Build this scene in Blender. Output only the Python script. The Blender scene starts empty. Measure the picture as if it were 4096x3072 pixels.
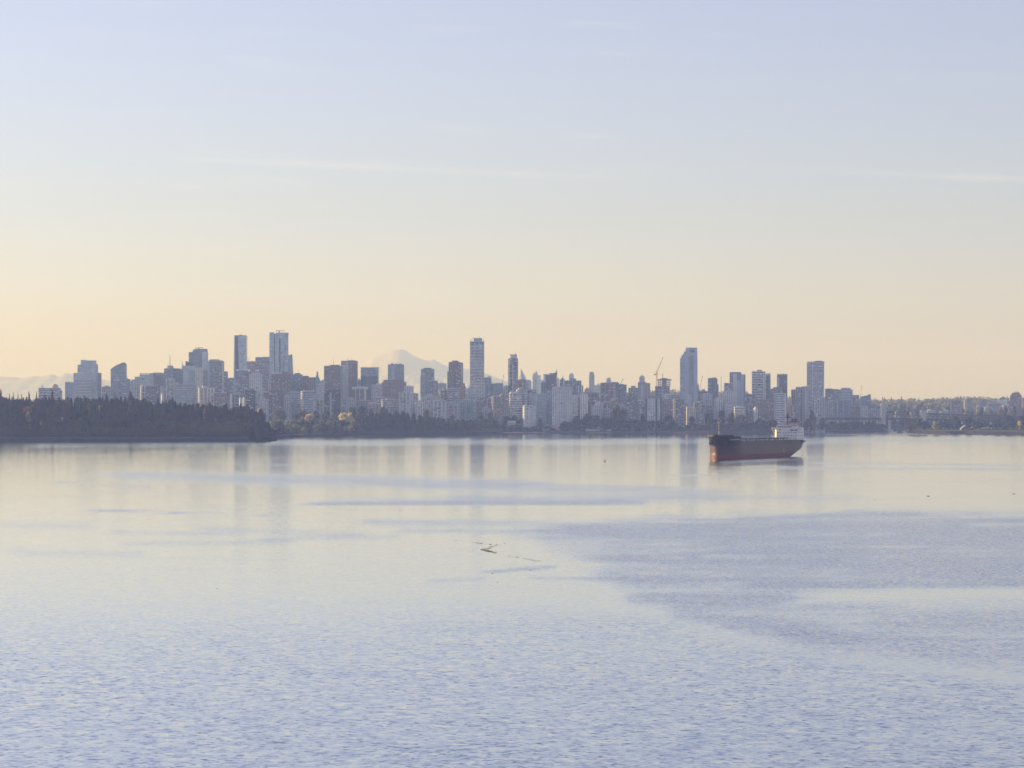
import bpy, bmesh, math, random
from mathutils import Vector, Matrix, noise

random.seed(7)
SC = bpy.context.scene
COL = SC.collection
R = math.radians

# ---------------------------------------------------------------- camera, sky, sun, exposure
CAM_H = 38.0            # metres above the water
FPX = 11000.0           # focal length in photograph pixels (4096 wide)
HOR = 1660.0            # row of the horizon in the photograph

cam_d = bpy.data.cameras.new('camera')
cam = bpy.data.objects.new('camera', cam_d)
COL.objects.link(cam)
cam.location = (0, 0, CAM_H)
cam.rotation_euler = (R(90), 0, 0)
cam_d.sensor_width = 36.0
cam_d.lens = 36.0 * FPX / 4096.0
cam_d.shift_y = (HOR - 1536.0) / 4096.0
cam_d.clip_start = 1.0
cam_d.clip_end = 200000.0
SC.camera = cam

SUN_EL, SUN_AZ = R(13.0), R(-61.0)      # low in the morning, to the left of the view, behind the skyline
sun_d = bpy.data.lights.new('sun', 'SUN')
sun = bpy.data.objects.new('sun', sun_d)
COL.objects.link(sun)
sun_d.energy = 5.0
sun_d.angle = R(0.6)
sun_d.color = (1.0, 0.79, 0.37)
sdir = Vector((math.sin(SUN_AZ) * math.cos(SUN_EL), math.cos(SUN_AZ) * math.cos(SUN_EL), math.sin(SUN_EL)))
sun.rotation_euler = sdir.to_track_quat('Z', 'Y').to_euler()
sun.location = sdir * 300

W = bpy.data.worlds.new("World")
SC.world = W
W.use_nodes = True
wn, wl = W.node_tree.nodes, W.node_tree.links
wn.clear()
w_out = wn.new('ShaderNodeOutputWorld')
w_bg = wn.new('ShaderNodeBackground')
w_sky = wn.new('ShaderNodeTexSky')
w_sky.sky_type = 'NISHITA'
w_sky.sun_disc = False
w_sky.sun_elevation = SUN_EL
w_sky.sun_rotation = SUN_AZ
w_sky.altitude = 0
w_sky.air_density = 1.0
w_sky.dust_density = 0.3
w_sky.ozone_density = 3.4
w_bg.inputs['Strength'].default_value = 0.15
w_hs = wn.new("ShaderNodeHueSaturation"); w_hs.inputs["Saturation"].default_value = 0.72; wl.new(w_sky.outputs[0], w_hs.inputs["Color"])
w_tint = wn.new("ShaderNodeMix"); w_tint.data_type = "RGBA"; w_tint.blend_type = "MULTIPLY"; w_tint.inputs[0].default_value = 1.0
w_tint.inputs[7].default_value = (1.065, 0.90, 1.075, 1)
wl.new(w_hs.outputs[0], w_tint.inputs[6])

# thin high cirrus and two long trails, as part of the sky itself (functions of the viewing direction)
def _wm(op, a, b=None, c=None):
    n = wn.new('ShaderNodeMath'); n.operation = op
    for i, v in enumerate((a, b, c)):
        if v is None: continue
        if isinstance(v, (int, float)): n.inputs[i].default_value = v
        else: wl.new(v, n.inputs[i])
    return n.outputs[0]
w_tc = wn.new('ShaderNodeTexCoord')
w_sep = wn.new('ShaderNodeSeparateXYZ')
wl.new(w_tc.outputs['Generated'], w_sep.inputs[0])
w_hor = _wm('SQRT', _wm('ADD', _wm('MULTIPLY', w_sep.outputs[0], w_sep.outputs[0]), _wm('MULTIPLY', w_sep.outputs[1], w_sep.outputs[1])))
w_az = _wm('ARCTAN2', w_sep.outputs[0], w_sep.outputs[1])
w_el = _wm('ARCTAN2', w_sep.outputs[2], w_hor)
w_cmb = wn.new('ShaderNodeCombineXYZ')
wl.new(_wm('MULTIPLY', w_az, 9.0), w_cmb.inputs[0])
wl.new(_wm('MULTIPLY', _wm('ADD', w_el, _wm('MULTIPLY', w_az, 0.05)), 95.0), w_cmb.inputs[1])
w_no = wn.new('ShaderNodeTexNoise'); w_no.inputs['Scale'].default_value = 1.6
w_no.inputs['Detail'].default_value = 6.0; w_no.inputs['Roughness'].default_value = 0.55
wl.new(w_cmb.outputs[0], w_no.inputs['Vector'])
w_cl = wn.new('ShaderNodeMapRange'); w_cl.interpolation_type = 'SMOOTHSTEP'
w_cl.inputs[1].default_value = 0.55; w_cl.inputs[2].default_value = 0.80; w_cl.inputs[3].default_value = 0.0; w_cl.inputs[4].default_value = 0.065
wl.new(w_no.outputs[0], w_cl.inputs[0])
def _trail(az0, el0, az1, el1, wid, amp):
    slope = (el1 - el0) / (az1 - az0)
    d = _wm('SUBTRACT', w_el, _wm('MULTIPLY_ADD', w_az, slope, el0 - slope * az0))
    g = _wm('POWER', 2.718, _wm('MULTIPLY', _wm('MULTIPLY', d, d), -1.0 / (wid * wid)))
    mid, half = (az0 + az1) / 2, abs(az1 - az0) / 2
    e = _wm('DIVIDE', _wm('SUBTRACT', w_az, mid), half)
    e = _wm('POWER', 2.718, _wm('MULTIPLY', _wm('POWER', _wm('ABSOLUTE', e), 4.0), -1.0))
    return _wm('MULTIPLY', _wm('MULTIPLY', g, e), _wm('MULTIPLY', _wm('ADD', w_no.outputs[0], 0.1), amp))
w_sum = _wm('ADD', w_cl.outputs[0], _trail(-0.120, 0.0925, 0.040, 0.0860, 0.0011, 0.10))
w_sum = _wm('ADD', w_sum, _trail(0.095, 0.0895, 0.260, 0.0790, 0.0010, 0.08))
w_sum = _wm('ADD', w_sum, _trail(-0.124, 0.0826, -0.110, 0.0822, 0.0007, 0.10))
w_white = wn.new('ShaderNodeMix'); w_white.data_type = 'RGBA'; w_white.blend_type = 'MIX'
w_white.inputs[7].default_value = (8.6, 7.7, 6.6, 1)
wl.new(w_sum, w_white.inputs[0])
wl.new(w_tint.outputs[2], w_white.inputs[6])
wl.new(w_white.outputs[2], w_bg.inputs["Color"])
wl.new(w_bg.outputs[0], w_out.inputs['Surface'])

vs = SC.view_settings
vs.view_transform = 'Standard'
vs.look = 'None'
vs.gamma = 1.0
vs.use_curve_mapping = False
vs.exposure = 0.23
SC.display_settings.display_device = 'sRGB'

SC.render.engine = 'CYCLES'
cy = SC.cycles
cy.use_denoising = True
cy.denoising_prefilter = 'ACCURATE'
cy.denoising_quality = 'HIGH'
cy.max_bounces = 6
cy.diffuse_bounces = 2
cy.glossy_bounces = 3
cy.transmission_bounces = 2
cy.volume_bounces = 1
cy.use_adaptive_sampling = False

# ---------------------------------------------------------------- helpers
def P(px, Y, py=None):
    """A world point from a column (and row) of the photograph and a distance in metres."""
    x = (px - 2048.0) / FPX * Y
    return x if py is None else (x, Y, CAM_H + (HOR - py) * Y / FPX)

def YW(py):
    """Distance of the water surface seen at a row."""
    return CAM_H * FPX / (py - HOR)

def lerp(tab, x):
    if x <= tab[0][0]: return tab[0][1]
    for (a, b), (c, d) in zip(tab, tab[1:]):
        if x <= c: return b + (d - b) * (x - a) / (c - a)
    return tab[-1][1]

_mats = {}
def mat(name, col, rough=0.8, var=0.25, scale=0.08, metal=0.0, spec=0.5, rand=0.0, detail=4.0):
    """Principled material whose colour wanders with a noise in object space (and from object to object with rand)."""
    if name in _mats: return _mats[name]
    m = bpy.data.materials.new(name); m.use_nodes = True
    n, l = m.node_tree.nodes, m.node_tree.links
    b = n['Principled BSDF']
    b.inputs['Roughness'].default_value = rough
    b.inputs['Metallic'].default_value = metal
    b.inputs['Specular IOR Level'].default_value = spec
    tc = n.new('ShaderNodeTexCoord')
    no = n.new('ShaderNodeTexNoise'); no.inputs['Scale'].default_value = scale; no.inputs['Detail'].default_value = detail
    l.new(tc.outputs['Object'], no.inputs['Vector'])
    mr = n.new('ShaderNodeMapRange'); mr.inputs[1].default_value = 0.3; mr.inputs[2].default_value = 0.7
    mr.inputs[3].default_value = 1 - var; mr.inputs[4].default_value = 1 + var
    l.new(no.outputs[0], mr.inputs[0])
    mx = n.new('ShaderNodeMix'); mx.data_type = 'RGBA'; mx.blend_type = 'MULTIPLY'; mx.inputs[0].default_value = 1
    mx.inputs[6].default_value = (*col, 1)
    fac = mr.outputs[0]
    if rand:
        oi = n.new('ShaderNodeObjectInfo')
        m2 = n.new('ShaderNodeMapRange'); m2.inputs[3].default_value = 1 - rand; m2.inputs[4].default_value = 1 + rand
        l.new(oi.outputs['Random'], m2.inputs[0])
        mm = n.new('ShaderNodeMath'); mm.operation = 'MULTIPLY'
        l.new(fac, mm.inputs[0]); l.new(m2.outputs[0], mm.inputs[1]); fac = mm.outputs[0]
    l.new(fac, mx.inputs[7])
    l.new(mx.outputs[2], b.inputs['Base Color'])
    _mats[name] = m
    return m

class MB:
    """Collects boxes, prisms and bars in one mesh."""
    def __init__(s): s.v, s.f = [], []
    def box(s, x0, x1, y0, y1, z0, z1):
        i = len(s.v)
        s.v += [(x0,y0,z0),(x1,y0,z0),(x1,y1,z0),(x0,y1,z0),(x0,y0,z1),(x1,y0,z1),(x1,y1,z1),(x0,y1,z1)]
        s.f += [(i,i+3,i+2,i+1),(i+4,i+5,i+6,i+7),(i,i+1,i+5,i+4),(i+1,i+2,i+6,i+5),(i+2,i+3,i+7,i+6),(i+3,i,i+4,i+7)]
        return s
    def prism(s, poly, z0, z1, top=None):
        """Vertical prism over a counter-clockwise outline; top: another outline for the upper face (taper)."""
        i, n = len(s.v), len(poly)
        top = top or poly
        s.v += [(x, y, z0) for x, y in poly] + [(x, y, z1) for x, y in top]
        s.f.append(tuple(range(i + n - 1, i - 1, -1))); s.f.append(tuple(range(i + n, i + 2 * n)))
        for k in range(n):
            j = (k + 1) % n
            s.f.append((i + k, i + j, i + n + j, i + n + k))
        return s
    def profile(s, pts, y0, y1):
        """Extrude an outline given in (x, z), counter-clockwise as seen from the front, from y0 back to y1."""
        i, n = len(s.v), len(pts)
        s.v += [(x, y0, z) for x, z in pts] + [(x, y1, z) for x, z in pts]
        s.f.append(tuple(range(i, i + n))); s.f.append(tuple(range(i + 2 * n - 1, i + n - 1, -1)))
        for k in range(n):
            j = (k + 1) % n
            s.f.append((i + j, i + k, i + n + k, i + n + j))
        return s
    def bar(s, a, b, r, n=4, r2=None):
        a, b = Vector(a), Vector(b); d = (b - a).normalized()
        u = d.orthogonal().normalized(); w = d.cross(u)
        i = len(s.v); r2 = r if r2 is None else r2
        for c, rr in ((a, r), (b, r2)):
            for k in range(n):
                t = 2 * math.pi * (k + .5) / n
                s.v.append(tuple(c + u * rr * math.cos(t) + w * rr * math.sin(t)))
        for k in range(n):
            j = (k + 1) % n
            s.f.append((i + k, i + j, i + n + j, i + n + k))
        s.f.append(tuple(range(i + n - 1, i - 1, -1))); s.f.append(tuple(range(i + n, i + 2 * n)))
        return s
    def circ(s, cx, cy, rx, ry, z0, z1, n=20, rx2=None, ry2=None):
        p = [(cx + rx * math.cos(2*math.pi*k/n), cy + ry * math.sin(2*math.pi*k/n)) for k in range(n)]
        q = None
        if rx2 is not None:
            ry2 = ry * rx2 / rx if ry2 is None else ry2
            q = [(cx + rx2 * math.cos(2*math.pi*k/n), cy + ry2 * math.sin(2*math.pi*k/n)) for k in range(n)]
        return s.prism(p, z0, z1, q)
    def dome(s, cx, cy, r, z0, n=18, m=6, hz=None):
        hz = hz or r
        for k in range(m):
            a, b = math.pi/2*k/m, math.pi/2*(k+1)/m
            s.circ(cx, cy, r*math.cos(a), r*math.cos(a), z0+hz*math.sin(a), z0+hz*math.sin(b), n, max(r*math.cos(b), .05))
        return s
    def mesh(s, name, m=None):
        me = bpy.data.meshes.new(name); me.from_pydata(s.v, [], s.f); me.update()
        if m: me.materials.append(m)
        return me
    def build(s, name, m, parent=None, stuff=False, smooth=False):
        me = s.mesh(name, m)
        if smooth: me.polygons.foreach_set('use_smooth', [True] * len(me.polygons))
        o = bpy.data.objects.new(name, me); COL.objects.link(o)
        o.parent = parent
        if stuff: o['kind'] = 'stuff'
        return o

def tag(o, label, cat, group=None):
    o['label'] = label; o['category'] = cat
    if group: o['group'] = group
    return o

def thing(name, label, cat, loc, rz=0.0, group=None):
    o = bpy.data.objects.new(name, None); COL.objects.link(o)
    o.location = loc; o.rotation_euler = (0, 0, rz)
    o.empty_display_size = 2.0
    return tag(o, label, cat, group)

def structure(o):
    o['kind'] = 'structure'; return o

def copy_tree(root, loc, rz, scale, label, group=None):
    """A copy of a thing and of each of its parts; the meshes are shared."""
    r = root.copy(); COL.objects.link(r)
    r.location = loc; r.rotation_euler = (0, 0, rz); r.scale = scale
    r['label'] = label
    if group: r['group'] = group
    elif 'group' in r: del r['group']
    for ch in root.children:
        c = ch.copy(); COL.objects.link(c); c.parent = r
    return r

# ---------------------------------------------------------------- air
def build_haze():
    m = bpy.data.materials.new('hazy_air'); m.use_nodes = True
    n = m.node_tree.nodes; n.clear()
    o = n.new('ShaderNodeOutputMaterial'); v = n.new('ShaderNodeVolumePrincipled')
    v.inputs['Color'].default_value = (0.36, 0.48, 1.0, 1)
    v.inputs['Absorption Color'].default_value = (1, 1, 1, 1)
    v.inputs['Density'].default_value = 7.0e-5
    v.inputs['Anisotropy'].default_value = 0.15
    m.node_tree.links.new(v.outputs[0], o.inputs['Volume'])
    h = MB().box(-20000, 20000, -3000, 46000, -5, 1010).build('haze', m, stuff=True)
    return h
build_haze()

# ---------------------------------------------------------------- water
SHORE = [(-2400,1769),(700,1768),(960,1768),(1005,1766),(1035,1758),(1090,1752),(1150,1748),(1250,1745),(1450,1743),(1700,1741),(1850,1739),
         (1950,1737),(2020,1734),(2200,1733),(2600,1733),(2850,1734),(3100,1733),(3230,1730),(3330,1727),(3440,1727),(3540,1726),(3600,1724),(3700,1724),(6000,1724)]

def streak(px, py, x0, y0, x1, y1, h_up, h_dn, amp, soft=0.12):
    """Wind-ruffled streak along a line, feathered above and below and at both ends."""
    if px < x0 or px > x1: return 0.0
    t = (px - x0) / (x1 - x0)
    yc = y0 + (y1 - y0) * t
    d = py - yc
    h = h_up if d < 0 else h_dn
    e = min(1.0, t / soft, (1 - t) / soft)
    e = e * e * (3 - 2 * e)
    w = h * (0.35 + 0.65 * e)
    return amp * e * math.exp(-(d / w) ** 2)

STREAKS = [  # x0, y0, x1, y1, feather above, feather below, amount
    (300,1893,2300,1934,14,20,.55), (760,1918,2800,1952,8,16,.40), (1500,1945,3000,1968,10,16,.35),
    (1130,2019,2680,2012,9,3,1.15), (1200,2010,2680,2004,24,8,.35), (1700,2000,3000,1996,22,12,.35),
    (340,2044,760,2052,4,5,.60), (660,2055,1180,2058,3,4,.40), (200,1932,360,1934,6,6,.35), (380,1942,620,1948,6,6,.3),
    (1380,2086,2500,2100,12,16,.45), (1560,2124,2150,2128,8,8,.50), (380,2128,1000,2136,10,10,.28),
    (760,2110,1500,2140,12,12,.30), (1000,2160,1640,2144,10,10,.28), (450,2176,1200,2170,10,10,.30), (0,2205,620,2222,14,14,.28), (-200,2090,420,2110,16,16,.18),
    (1900,2292,2240,2268,7,4,1.0), (1700,2322,1960,2318,8,8,.40), (2080,2314,2600,2320,6,8,.45),
    (1950,2140,4400,2085,26,30,.62), (2050,2124,3100,2118,10,8,.50), (2900,2066,3750,2058,10,8,.55), (3300,2046,4400,2050,12,12,.30),
    (2260,2228,4500,2250,36,34,.70), (2700,2180,4500,2170,24,26,.55), (2300,2310,3300,2330,26,22,.55), (2900,2347,4500,2330,14,8,1.1), (3300,2352,4500,2338,5,4,.7),
    (2450,2395,3350,2400,24,26,.70), (3300,2290,4500,2280,26,26,.55), (2620,2440,3500,2560,34,36,.55), (3400,2500,4500,2470,40,40,.60),
    (3000,2560,4600,2620,50,60,.55), (3500,2120,4400,2150,22,22,.50),
    (2900,1868,4200,1880,5,5,.45), (3200,1852,4300,1862,5,5,.35), (2500,1985,3500,1990,12,12,.25), (2650,1903,3150,1901,3,3,.5),
    (-300,1776,4500,1757,9,12,.45), (2850,1846,3240,1830,6,9,.8)]
CALM = [(2790,2226,3080,2228,8,8,.55), (2580,2228,2760,2231,5,5,.45), (3820,2099,4300,2101,8,8,.6), (3090,2376,4400,2372,14,28,.60), (3560,2425,4200,2420,16,16,.35), (2200,2052,3200,2056,10,9,.4)]
EDGE = [(-2000,2240),(0,2290),(900,2330),(1700,2350),(2300,2400),(2650,2450),(2900,2520),(3200,2600),(3500,2645),(3800,2675),(4100,2712),(6000,2760)]

PATCH_UP = [(1900,2150),(2100,2118),(2300,2080),(2600,2050),(3000,2038),(3600,2040),(4400,2062)]
PATCH_LO = [(1900,2152),(2100,2190),(2250,2262),(2380,2310),(2480,2380),(2620,2445),(2900,2540),(3200,2600),(3500,2648),(4100,2722),(4600,2770)]
TONGUE = [(3040,2442),(3150,2420),(3300,2398),(3600,2382),(4000,2378),(4600,2374)]
def sm(a, b, x):
    t = max(0.0, min(1.0, (x - a) / (b - a))); return t * t * (3 - 2 * t)

def ruffle(px, py):
    n = noise.fractal(Vector((px / 620.0, py / 22.0, 3.1)), 0.9, 2.1, 5)
    n2 = noise.fractal(Vector((px / 240.0, py / 6.0, 9.4)), 0.9, 2.1, 4)
    wob = noise.noise(Vector((px / 420.0, py / 60.0, 1.7))) * 6 + noise.noise(Vector((px / 110.0, py / 20.0, 5.7))) * 2
    y = py + wob
    v = 0.08 + 0.06 * max(0.0, n) + 0.04 * max(0.0, n2)
    # the broad wind-ruffled sweep from the middle to the right
    rag = 26 * noise.noise(Vector((px / 90.0, py / 8.0, 2.2))) + 16 * noise.noise(Vector((px / 260.0, py / 16.0, 8.2)))
    d = sm(0, 34, y + rag * .5 - lerp(PATCH_UP, px)) * sm(0, 70, lerp(PATCH_LO, px) + rag - y) * sm(1900, 2600, px)
    n3 = noise.fractal(Vector((px / 700.0 + py / 90.0, py / 4.5, 4.4)), 0.8, 2.2, 4)
    v += d * max(0.0, 0.47 + 0.14 * n + 0.14 * n2 + 0.34 * n3)
    for s in STREAKS: v += 0.80 * streak(px, y, *s) * (1 + .35 * n2)
    for s in CALM: v *= 1.0 - min(1.0, streak(px, y, *s) * 1.2)
    # the pale tongue of slick water that enters from the right
    if px > 3040:
        c = y - lerp(TONGUE, px); w = 14 + 22 * min(1.0, (px - 3040) / 700.0)
        v *= 1 - .78 * math.exp(-(c / w) ** 2) * sm(3040, 3240, px)
        v *= 1 - .30 * sm(0, 40, c) * sm(3040, 3500, px)
    return max(0.02, min(1.0, v))

def chop(px, py):
    e = lerp(EDGE, px)
    sharp = 60 + 280 * max(0.0, min(1.0, (2600 - px) / 2000.0))
    t = max(0.0, min(1.0, (py - e) / sharp))
    t = t * t * (3 - 2 * t)
    n = noise.fractal(Vector((px / 700.0, py / 120.0, 7.7)), 1.0, 2.0, 4)
    return t * (0.62 + 0.38 * min(1.0, (py - 2400) / 500.0 if py > 2400 else 0)) * (1 + 0.35 * n)

FINE_K, CHOP_K = 0.75, 27.0
SKEW = 0.08      # the wave faces turned to the near shore are the ones one sees at this grazing angle
def build_water():
    cols = [-60000, -26000, -12000, -7000, -4500, -3400] + list(range(-2600, 6800, 26)) + [7600, 9000, 12000, 17000, 30000, 64000]
    rows = [24000, 10000, 6000, 5000, 4400, 4000, 3700, 3400] + list(range(3240, 2000, -9)) + list(range(2000, 1764, -4)) + list(range(1764, 1700, -2)) + [1695, 1685, 1675, 1668]
    verts, fine, wav = [], [], []
    for py in rows:
        Y = YW(py)
        for px in cols:
            verts.append((P(px, Y), Y, 0.0))
            vis = py < 3300
            fine.append(ruffle(px, py) if vis else 0.1)
            wav.append(chop(px, py))
    n = len(cols)
    faces = [(r * n + c, r * n + c + 1, (r + 1) * n + c + 1, (r + 1) * n + c) for r in range(len(rows) - 1) for c in range(n - 1)]
    me = bpy.data.meshes.new('water'); me.from_pydata(verts, [], faces); me.update()
    for nm, dat in (('ruffle', fine), ('chop', wav)):
        a = me.attributes.new(nm, 'FLOAT', 'POINT'); a.data.foreach_set('value', dat)
    m = bpy.data.materials.new('sea_water'); m.use_nodes = True
    nd, l = m.node_tree.nodes, m.node_tree.links
    b = nd['Principled BSDF']
    b.inputs['Base Color'].default_value = (0.045, 0.075, 0.095, 1)
    b.inputs['Roughness'].default_value = 0.04
    b.inputs['IOR'].default_value = 1.333
    b.inputs['Specular IOR Level'].default_value = 0.75
    geo = nd.new('ShaderNodeNewGeometry')
    def vm(op, a, bb=None):
        k = nd.new('ShaderNodeVectorMath'); k.operation = op
        for i, v in enumerate((a, bb)):
            if v is None: continue
            if isinstance(v, tuple): k.inputs[i].default_value = v
            else: l.new(v, k.inputs[i])
        return k
    def slope(sx, sy, rot, detail, rough, z, skew=0.0, peak=False):
        """Random surface slopes: the colour channels of a noise, centred on zero. Independent of distance."""
        mp = nd.new('ShaderNodeMapping'); mp.inputs['Scale'].default_value = (sx, sy, 1); mp.inputs['Rotation'].default_value = (0, 0, R(rot)); mp.inputs['Location'].default_value = (0, 0, z)
        l.new(geo.outputs['Position'], mp.inputs[0])
        no = nd.new('ShaderNodeTexNoise'); no.inputs['Scale'].default_value = 1.0; no.inputs['Detail'].default_value = detail; no.inputs['Roughness'].default_value = rough
        l.new(mp.outputs[0], no.inputs['Vector'])
        v = vm('SUBTRACT', no.outputs['Color'], (0.5, 0.5 + skew, 0.5))
        if not peak: return v.outputs[0]
        ln = vm('LENGTH', v.outputs[0])          # steep faces are few: slopes grow faster than the noise
        sq = nd.new('ShaderNodeMath'); sq.operation = 'POWER'; sq.inputs[1].default_value = 3.0; l.new(ln.outputs['Value'], sq.inputs[0])
        k = nd.new('ShaderNodeVectorMath'); k.operation = 'SCALE'
        l.new(v.outputs[0], k.inputs[0]); l.new(sq.outputs[0], k.inputs['Scale'])
        return k.outputs[0]
    def scaled(v, attr, k, base=0.0):
        at = nd.new('ShaderNodeAttribute'); at.attribute_name = attr
        mm = nd.new('ShaderNodeMath'); mm.operation = 'MULTIPLY_ADD'; mm.inputs[1].default_value = k; mm.inputs[2].default_value = base
        l.new(at.outputs['Fac'], mm.inputs[0])
        sc = nd.new('ShaderNodeVectorMath'); sc.operation = 'SCALE'
        l.new(v, sc.inputs[0]); l.new(mm.outputs[0], sc.inputs['Scale'])
        return sc.outputs[0]
    s1 = scaled(slope(1.1, 2.1, 8, 3.0, 0.6, 0.0, SKEW), 'ruffle', FINE_K, 0.07)     # ripples, cat's-paws
    s2 = scaled(slope(1.05, 1.35, 11, 3.0, 0.55, 5.0, 0.10, True), 'chop', CHOP_K, 0.0)      # short waves in the foreground
    s3 = scaled(slope(0.42, 0.36, -8, 2.0, 0.5, 9.0, 0.03), 'chop', 0.12, 0.01)  # longer ones beneath
    tot = vm('ADD', vm('ADD', s1, s2).outputs[0], s3).outputs[0]
    flat = vm('MULTIPLY', tot, (1, 1, 0)).outputs[0]
    nrm = vm('NORMALIZE', vm('ADD', flat, (0, 0, 1)).outputs[0]).outputs[0]
    l.new(nrm, b.inputs['Normal'])
    gl = nd.new('ShaderNodeBsdfGlossy'); gl.inputs['Color'].default_value = (0.98, 0.97, 0.93, 1); gl.inputs['Roughness'].default_value = 0.06
    l.new(nrm, gl.inputs['Normal'])
    mx = nd.new('ShaderNodeMixShader'); mx.inputs[0].default_value = 0.58     # extra mirror gloss added to brighten all the water
    l.new(b.outputs[0], mx.inputs[1]); l.new(gl.outputs[0], mx.inputs[2]); l.new(mx.outputs[0], nd['Material Output'].inputs['Surface'])
    me.materials.append(m)
    me.polygons.foreach_set('use_smooth', [True] * len(me.polygons))
    o = bpy.data.objects.new('water', me); COL.objects.link(o); structure(o)
build_water()

# ---------------------------------------------------------------- land
def headland(px):
    t = max(0.0, min(1.0, (1095 - px) / 120.0)); return t * t * (3 - 2 * t)

def land_z(px, t):
    """Height of the main shore t metres inland of the waterline in column px."""
    h = headland(px)
    a = lerp([(-40,-3),(0,-.4),(6,1.2),(14,3.4),(22,5.2),(31,5.4),(45,8.5),(70,15),(110,22),(180,27),(400,29),(900,26),(2500,24),(9000,26),(40000,30)], t)
    b = lerp([(-40,-2),(0,-.3),(10,.9),(25,2.4),(38,4.2),(46,4.4),(80,5),(200,7),(500,14),(900,20),(2000,25),(9000,28),(40000,30)], t)
    if 1080 < px < 1990 or 2830 < px < 3210:      # walled shore of the park and the sea wall
        b = lerp([(-40,-3),(0,-.4),(8,1.4),(18,3.6),(24,5.0),(33,5.2),(60,6),(200,8),(500,14),(900,20),(2000,25),(9000,28),(40000,30)], t)
    return a * h + b * (1 - h)

def shore_Y(px): return YW(lerp(SHORE, px))
def ground_z(px, Y): return land_z(px, Y - shore_Y(px))

def sheet(name, cols, ts, zfun, yfun, m, attr=None):
    v = []; A = []
    for t in ts:
        for px in cols:
            Y = yfun(px) + t
            x = P(px, Y)
            z = zfun(px, t)
            v.append((x, Y, z))
            if attr: A.append(attr(px, t))
    n = len(cols)
    f = [(r * n + c, r * n + c + 1, (r + 1) * n + c + 1, (r + 1) * n + c) for r in range(len(ts) - 1) for c in range(n - 1)]
    me = bpy.data.meshes.new(name); me.from_pydata(v, [], f); me.update()
    if attr:
        a = me.attributes.new('sand', 'FLOAT', 'POINT'); a.data.foreach_set('value', A)
    me.materials.append(m)
    o = bpy.data.objects.new(name, me); COL.objects.link(o)
    return structure(o)

def shore_mat():
    m = mat('shore_rock', (0.045, 0.041, 0.045), 0.9, 0.5, 0.09, detail=8, spec=0.0)
    n, l = m.node_tree.nodes, m.node_tree.links
    b = n['Principled BSDF']
    src = b.inputs['Base Color'].links[0].from_socket
    at = n.new('ShaderNodeAttribute'); at.attribute_name = 'sand'
    no = n.new('ShaderNodeTexNoise'); no.inputs['Scale'].default_value = 0.02; no.inputs['Detail'].default_value = 5
    tc = n.new('ShaderNodeTexCoord'); l.new(tc.outputs['Object'], no.inputs['Vector'])
    mm = n.new('ShaderNodeMath'); mm.operation = 'MULTIPLY'; l.new(at.outputs['Fac'], mm.inputs[0])
    mr = n.new('ShaderNodeMapRange'); mr.inputs[1].default_value = .38; mr.inputs[2].default_value = .55; l.new(no.outputs[0], mr.inputs[0]); l.new(mr.outputs[0], mm.inputs[1])
    mx = n.new('ShaderNodeMix'); mx.data_type = 'RGBA'; mx.inputs[7].default_value = (0.42, 0.33, 0.25, 1)
    l.new(mm.outputs[0], mx.inputs[0]); l.new(src, mx.inputs[6]); l.new(mx.outputs[2], b.inputs['Base Color'])
    return m

def sand_amount(px, t):
    s = 0.0
    for a, b, t0, t1, k in ((2010,2215,8,44,1.0),(2250,2300,6,20,.7),(2305,2450,6,24,.9),(2500,2545,8,26,.9),(2560,2610,6,24,.7),(2690,2750,8,24,.6),(1130,1290,12,30,.45),(3215,3310,6,30,.5),(2930,2990,8,22,.3)):
        e = max(0.0, min(1.0, (px - a) / 14.0, (b - px) / 14.0)) * max(0.0, min(1.0, (t - t0) / 6.0, (t1 - t) / 6.0))
        s = max(s, e * k)
    return s

def rough_z(px, t):
    z = land_z(px, t)
    if t > -20: z += 0.5 * noise.noise(Vector((px / 7.0, t / 9.0, 0))) * (1 if t < 24 else .4)
    return z
COLS = list(range(-2400, 6100, 20))
sheet('shore', COLS, [-40, -15, -5, 0, 4, 8, 12, 16, 20, 24], rough_z, shore_Y, shore_mat(), sand_amount)
sheet('path', COLS, [24, 28, 34], land_z, shore_Y, mat('seawall_paving', (0.13, 0.125, 0.135), 0.9, .2, .05, spec=0.0))
sheet('ground', COLS, [34, 40, 55, 75, 110, 160, 240, 400, 600, 900, 1400, 2200, 3500, 6000, 12000, 24000, 42000], land_z, shore_Y, mat('park_ground', (0.045, 0.05, 0.035), 0.95, .4, .01, spec=0.0))

# low wooded point with a lawn, in front of the bridge
POINT = [(3608,1728.0),(3625,1729.8),(3650,1731.5),(3700,1734.6),(3800,1736.5),(3900,1737.8),(4096,1740),(6000,1746)]
def point_Y(px): return YW(lerp(POINT, px))
def point_z(px, t):
    z = lerp([(-30,-3),(0,-.4),(6,1.6),(14,4.2),(21,6.1),(30,6.4),(85,7.4),(130,7.8),(520,8),(640,-3)], t)
    k = max(0.0, min(1.0, (px - 3606) / 40.0))
    return -3 + (z + 3) * (k ** .5) if k < 1 else z
PC = [3600, 3606, 3612, 3620, 3630, 3640] + list(range(3655, 6100, 18))
sheet('point_shore', PC, [-30, -6, 0, 5, 10, 15, 21], lambda p, t: point_z(p, t) + (.5 * noise.noise(Vector((p / 6.0, t / 7.0, 4))) if t > -5 else 0), point_Y, mat('riprap_rock', (0.05, 0.046, 0.048), .9, .5, .12, detail=8, spec=0.0))
sheet('lawn', PC, [21, 30, 50, 85, 130], point_z, point_Y, mat('mown_grass', (0.17, 0.17, 0.065), .95, .3, .03, spec=0.0))
sheet('point_ground', PC, [130, 250, 400, 520, 640], point_z, point_Y, mat('park_ground', (0, 0, 0)))

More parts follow.
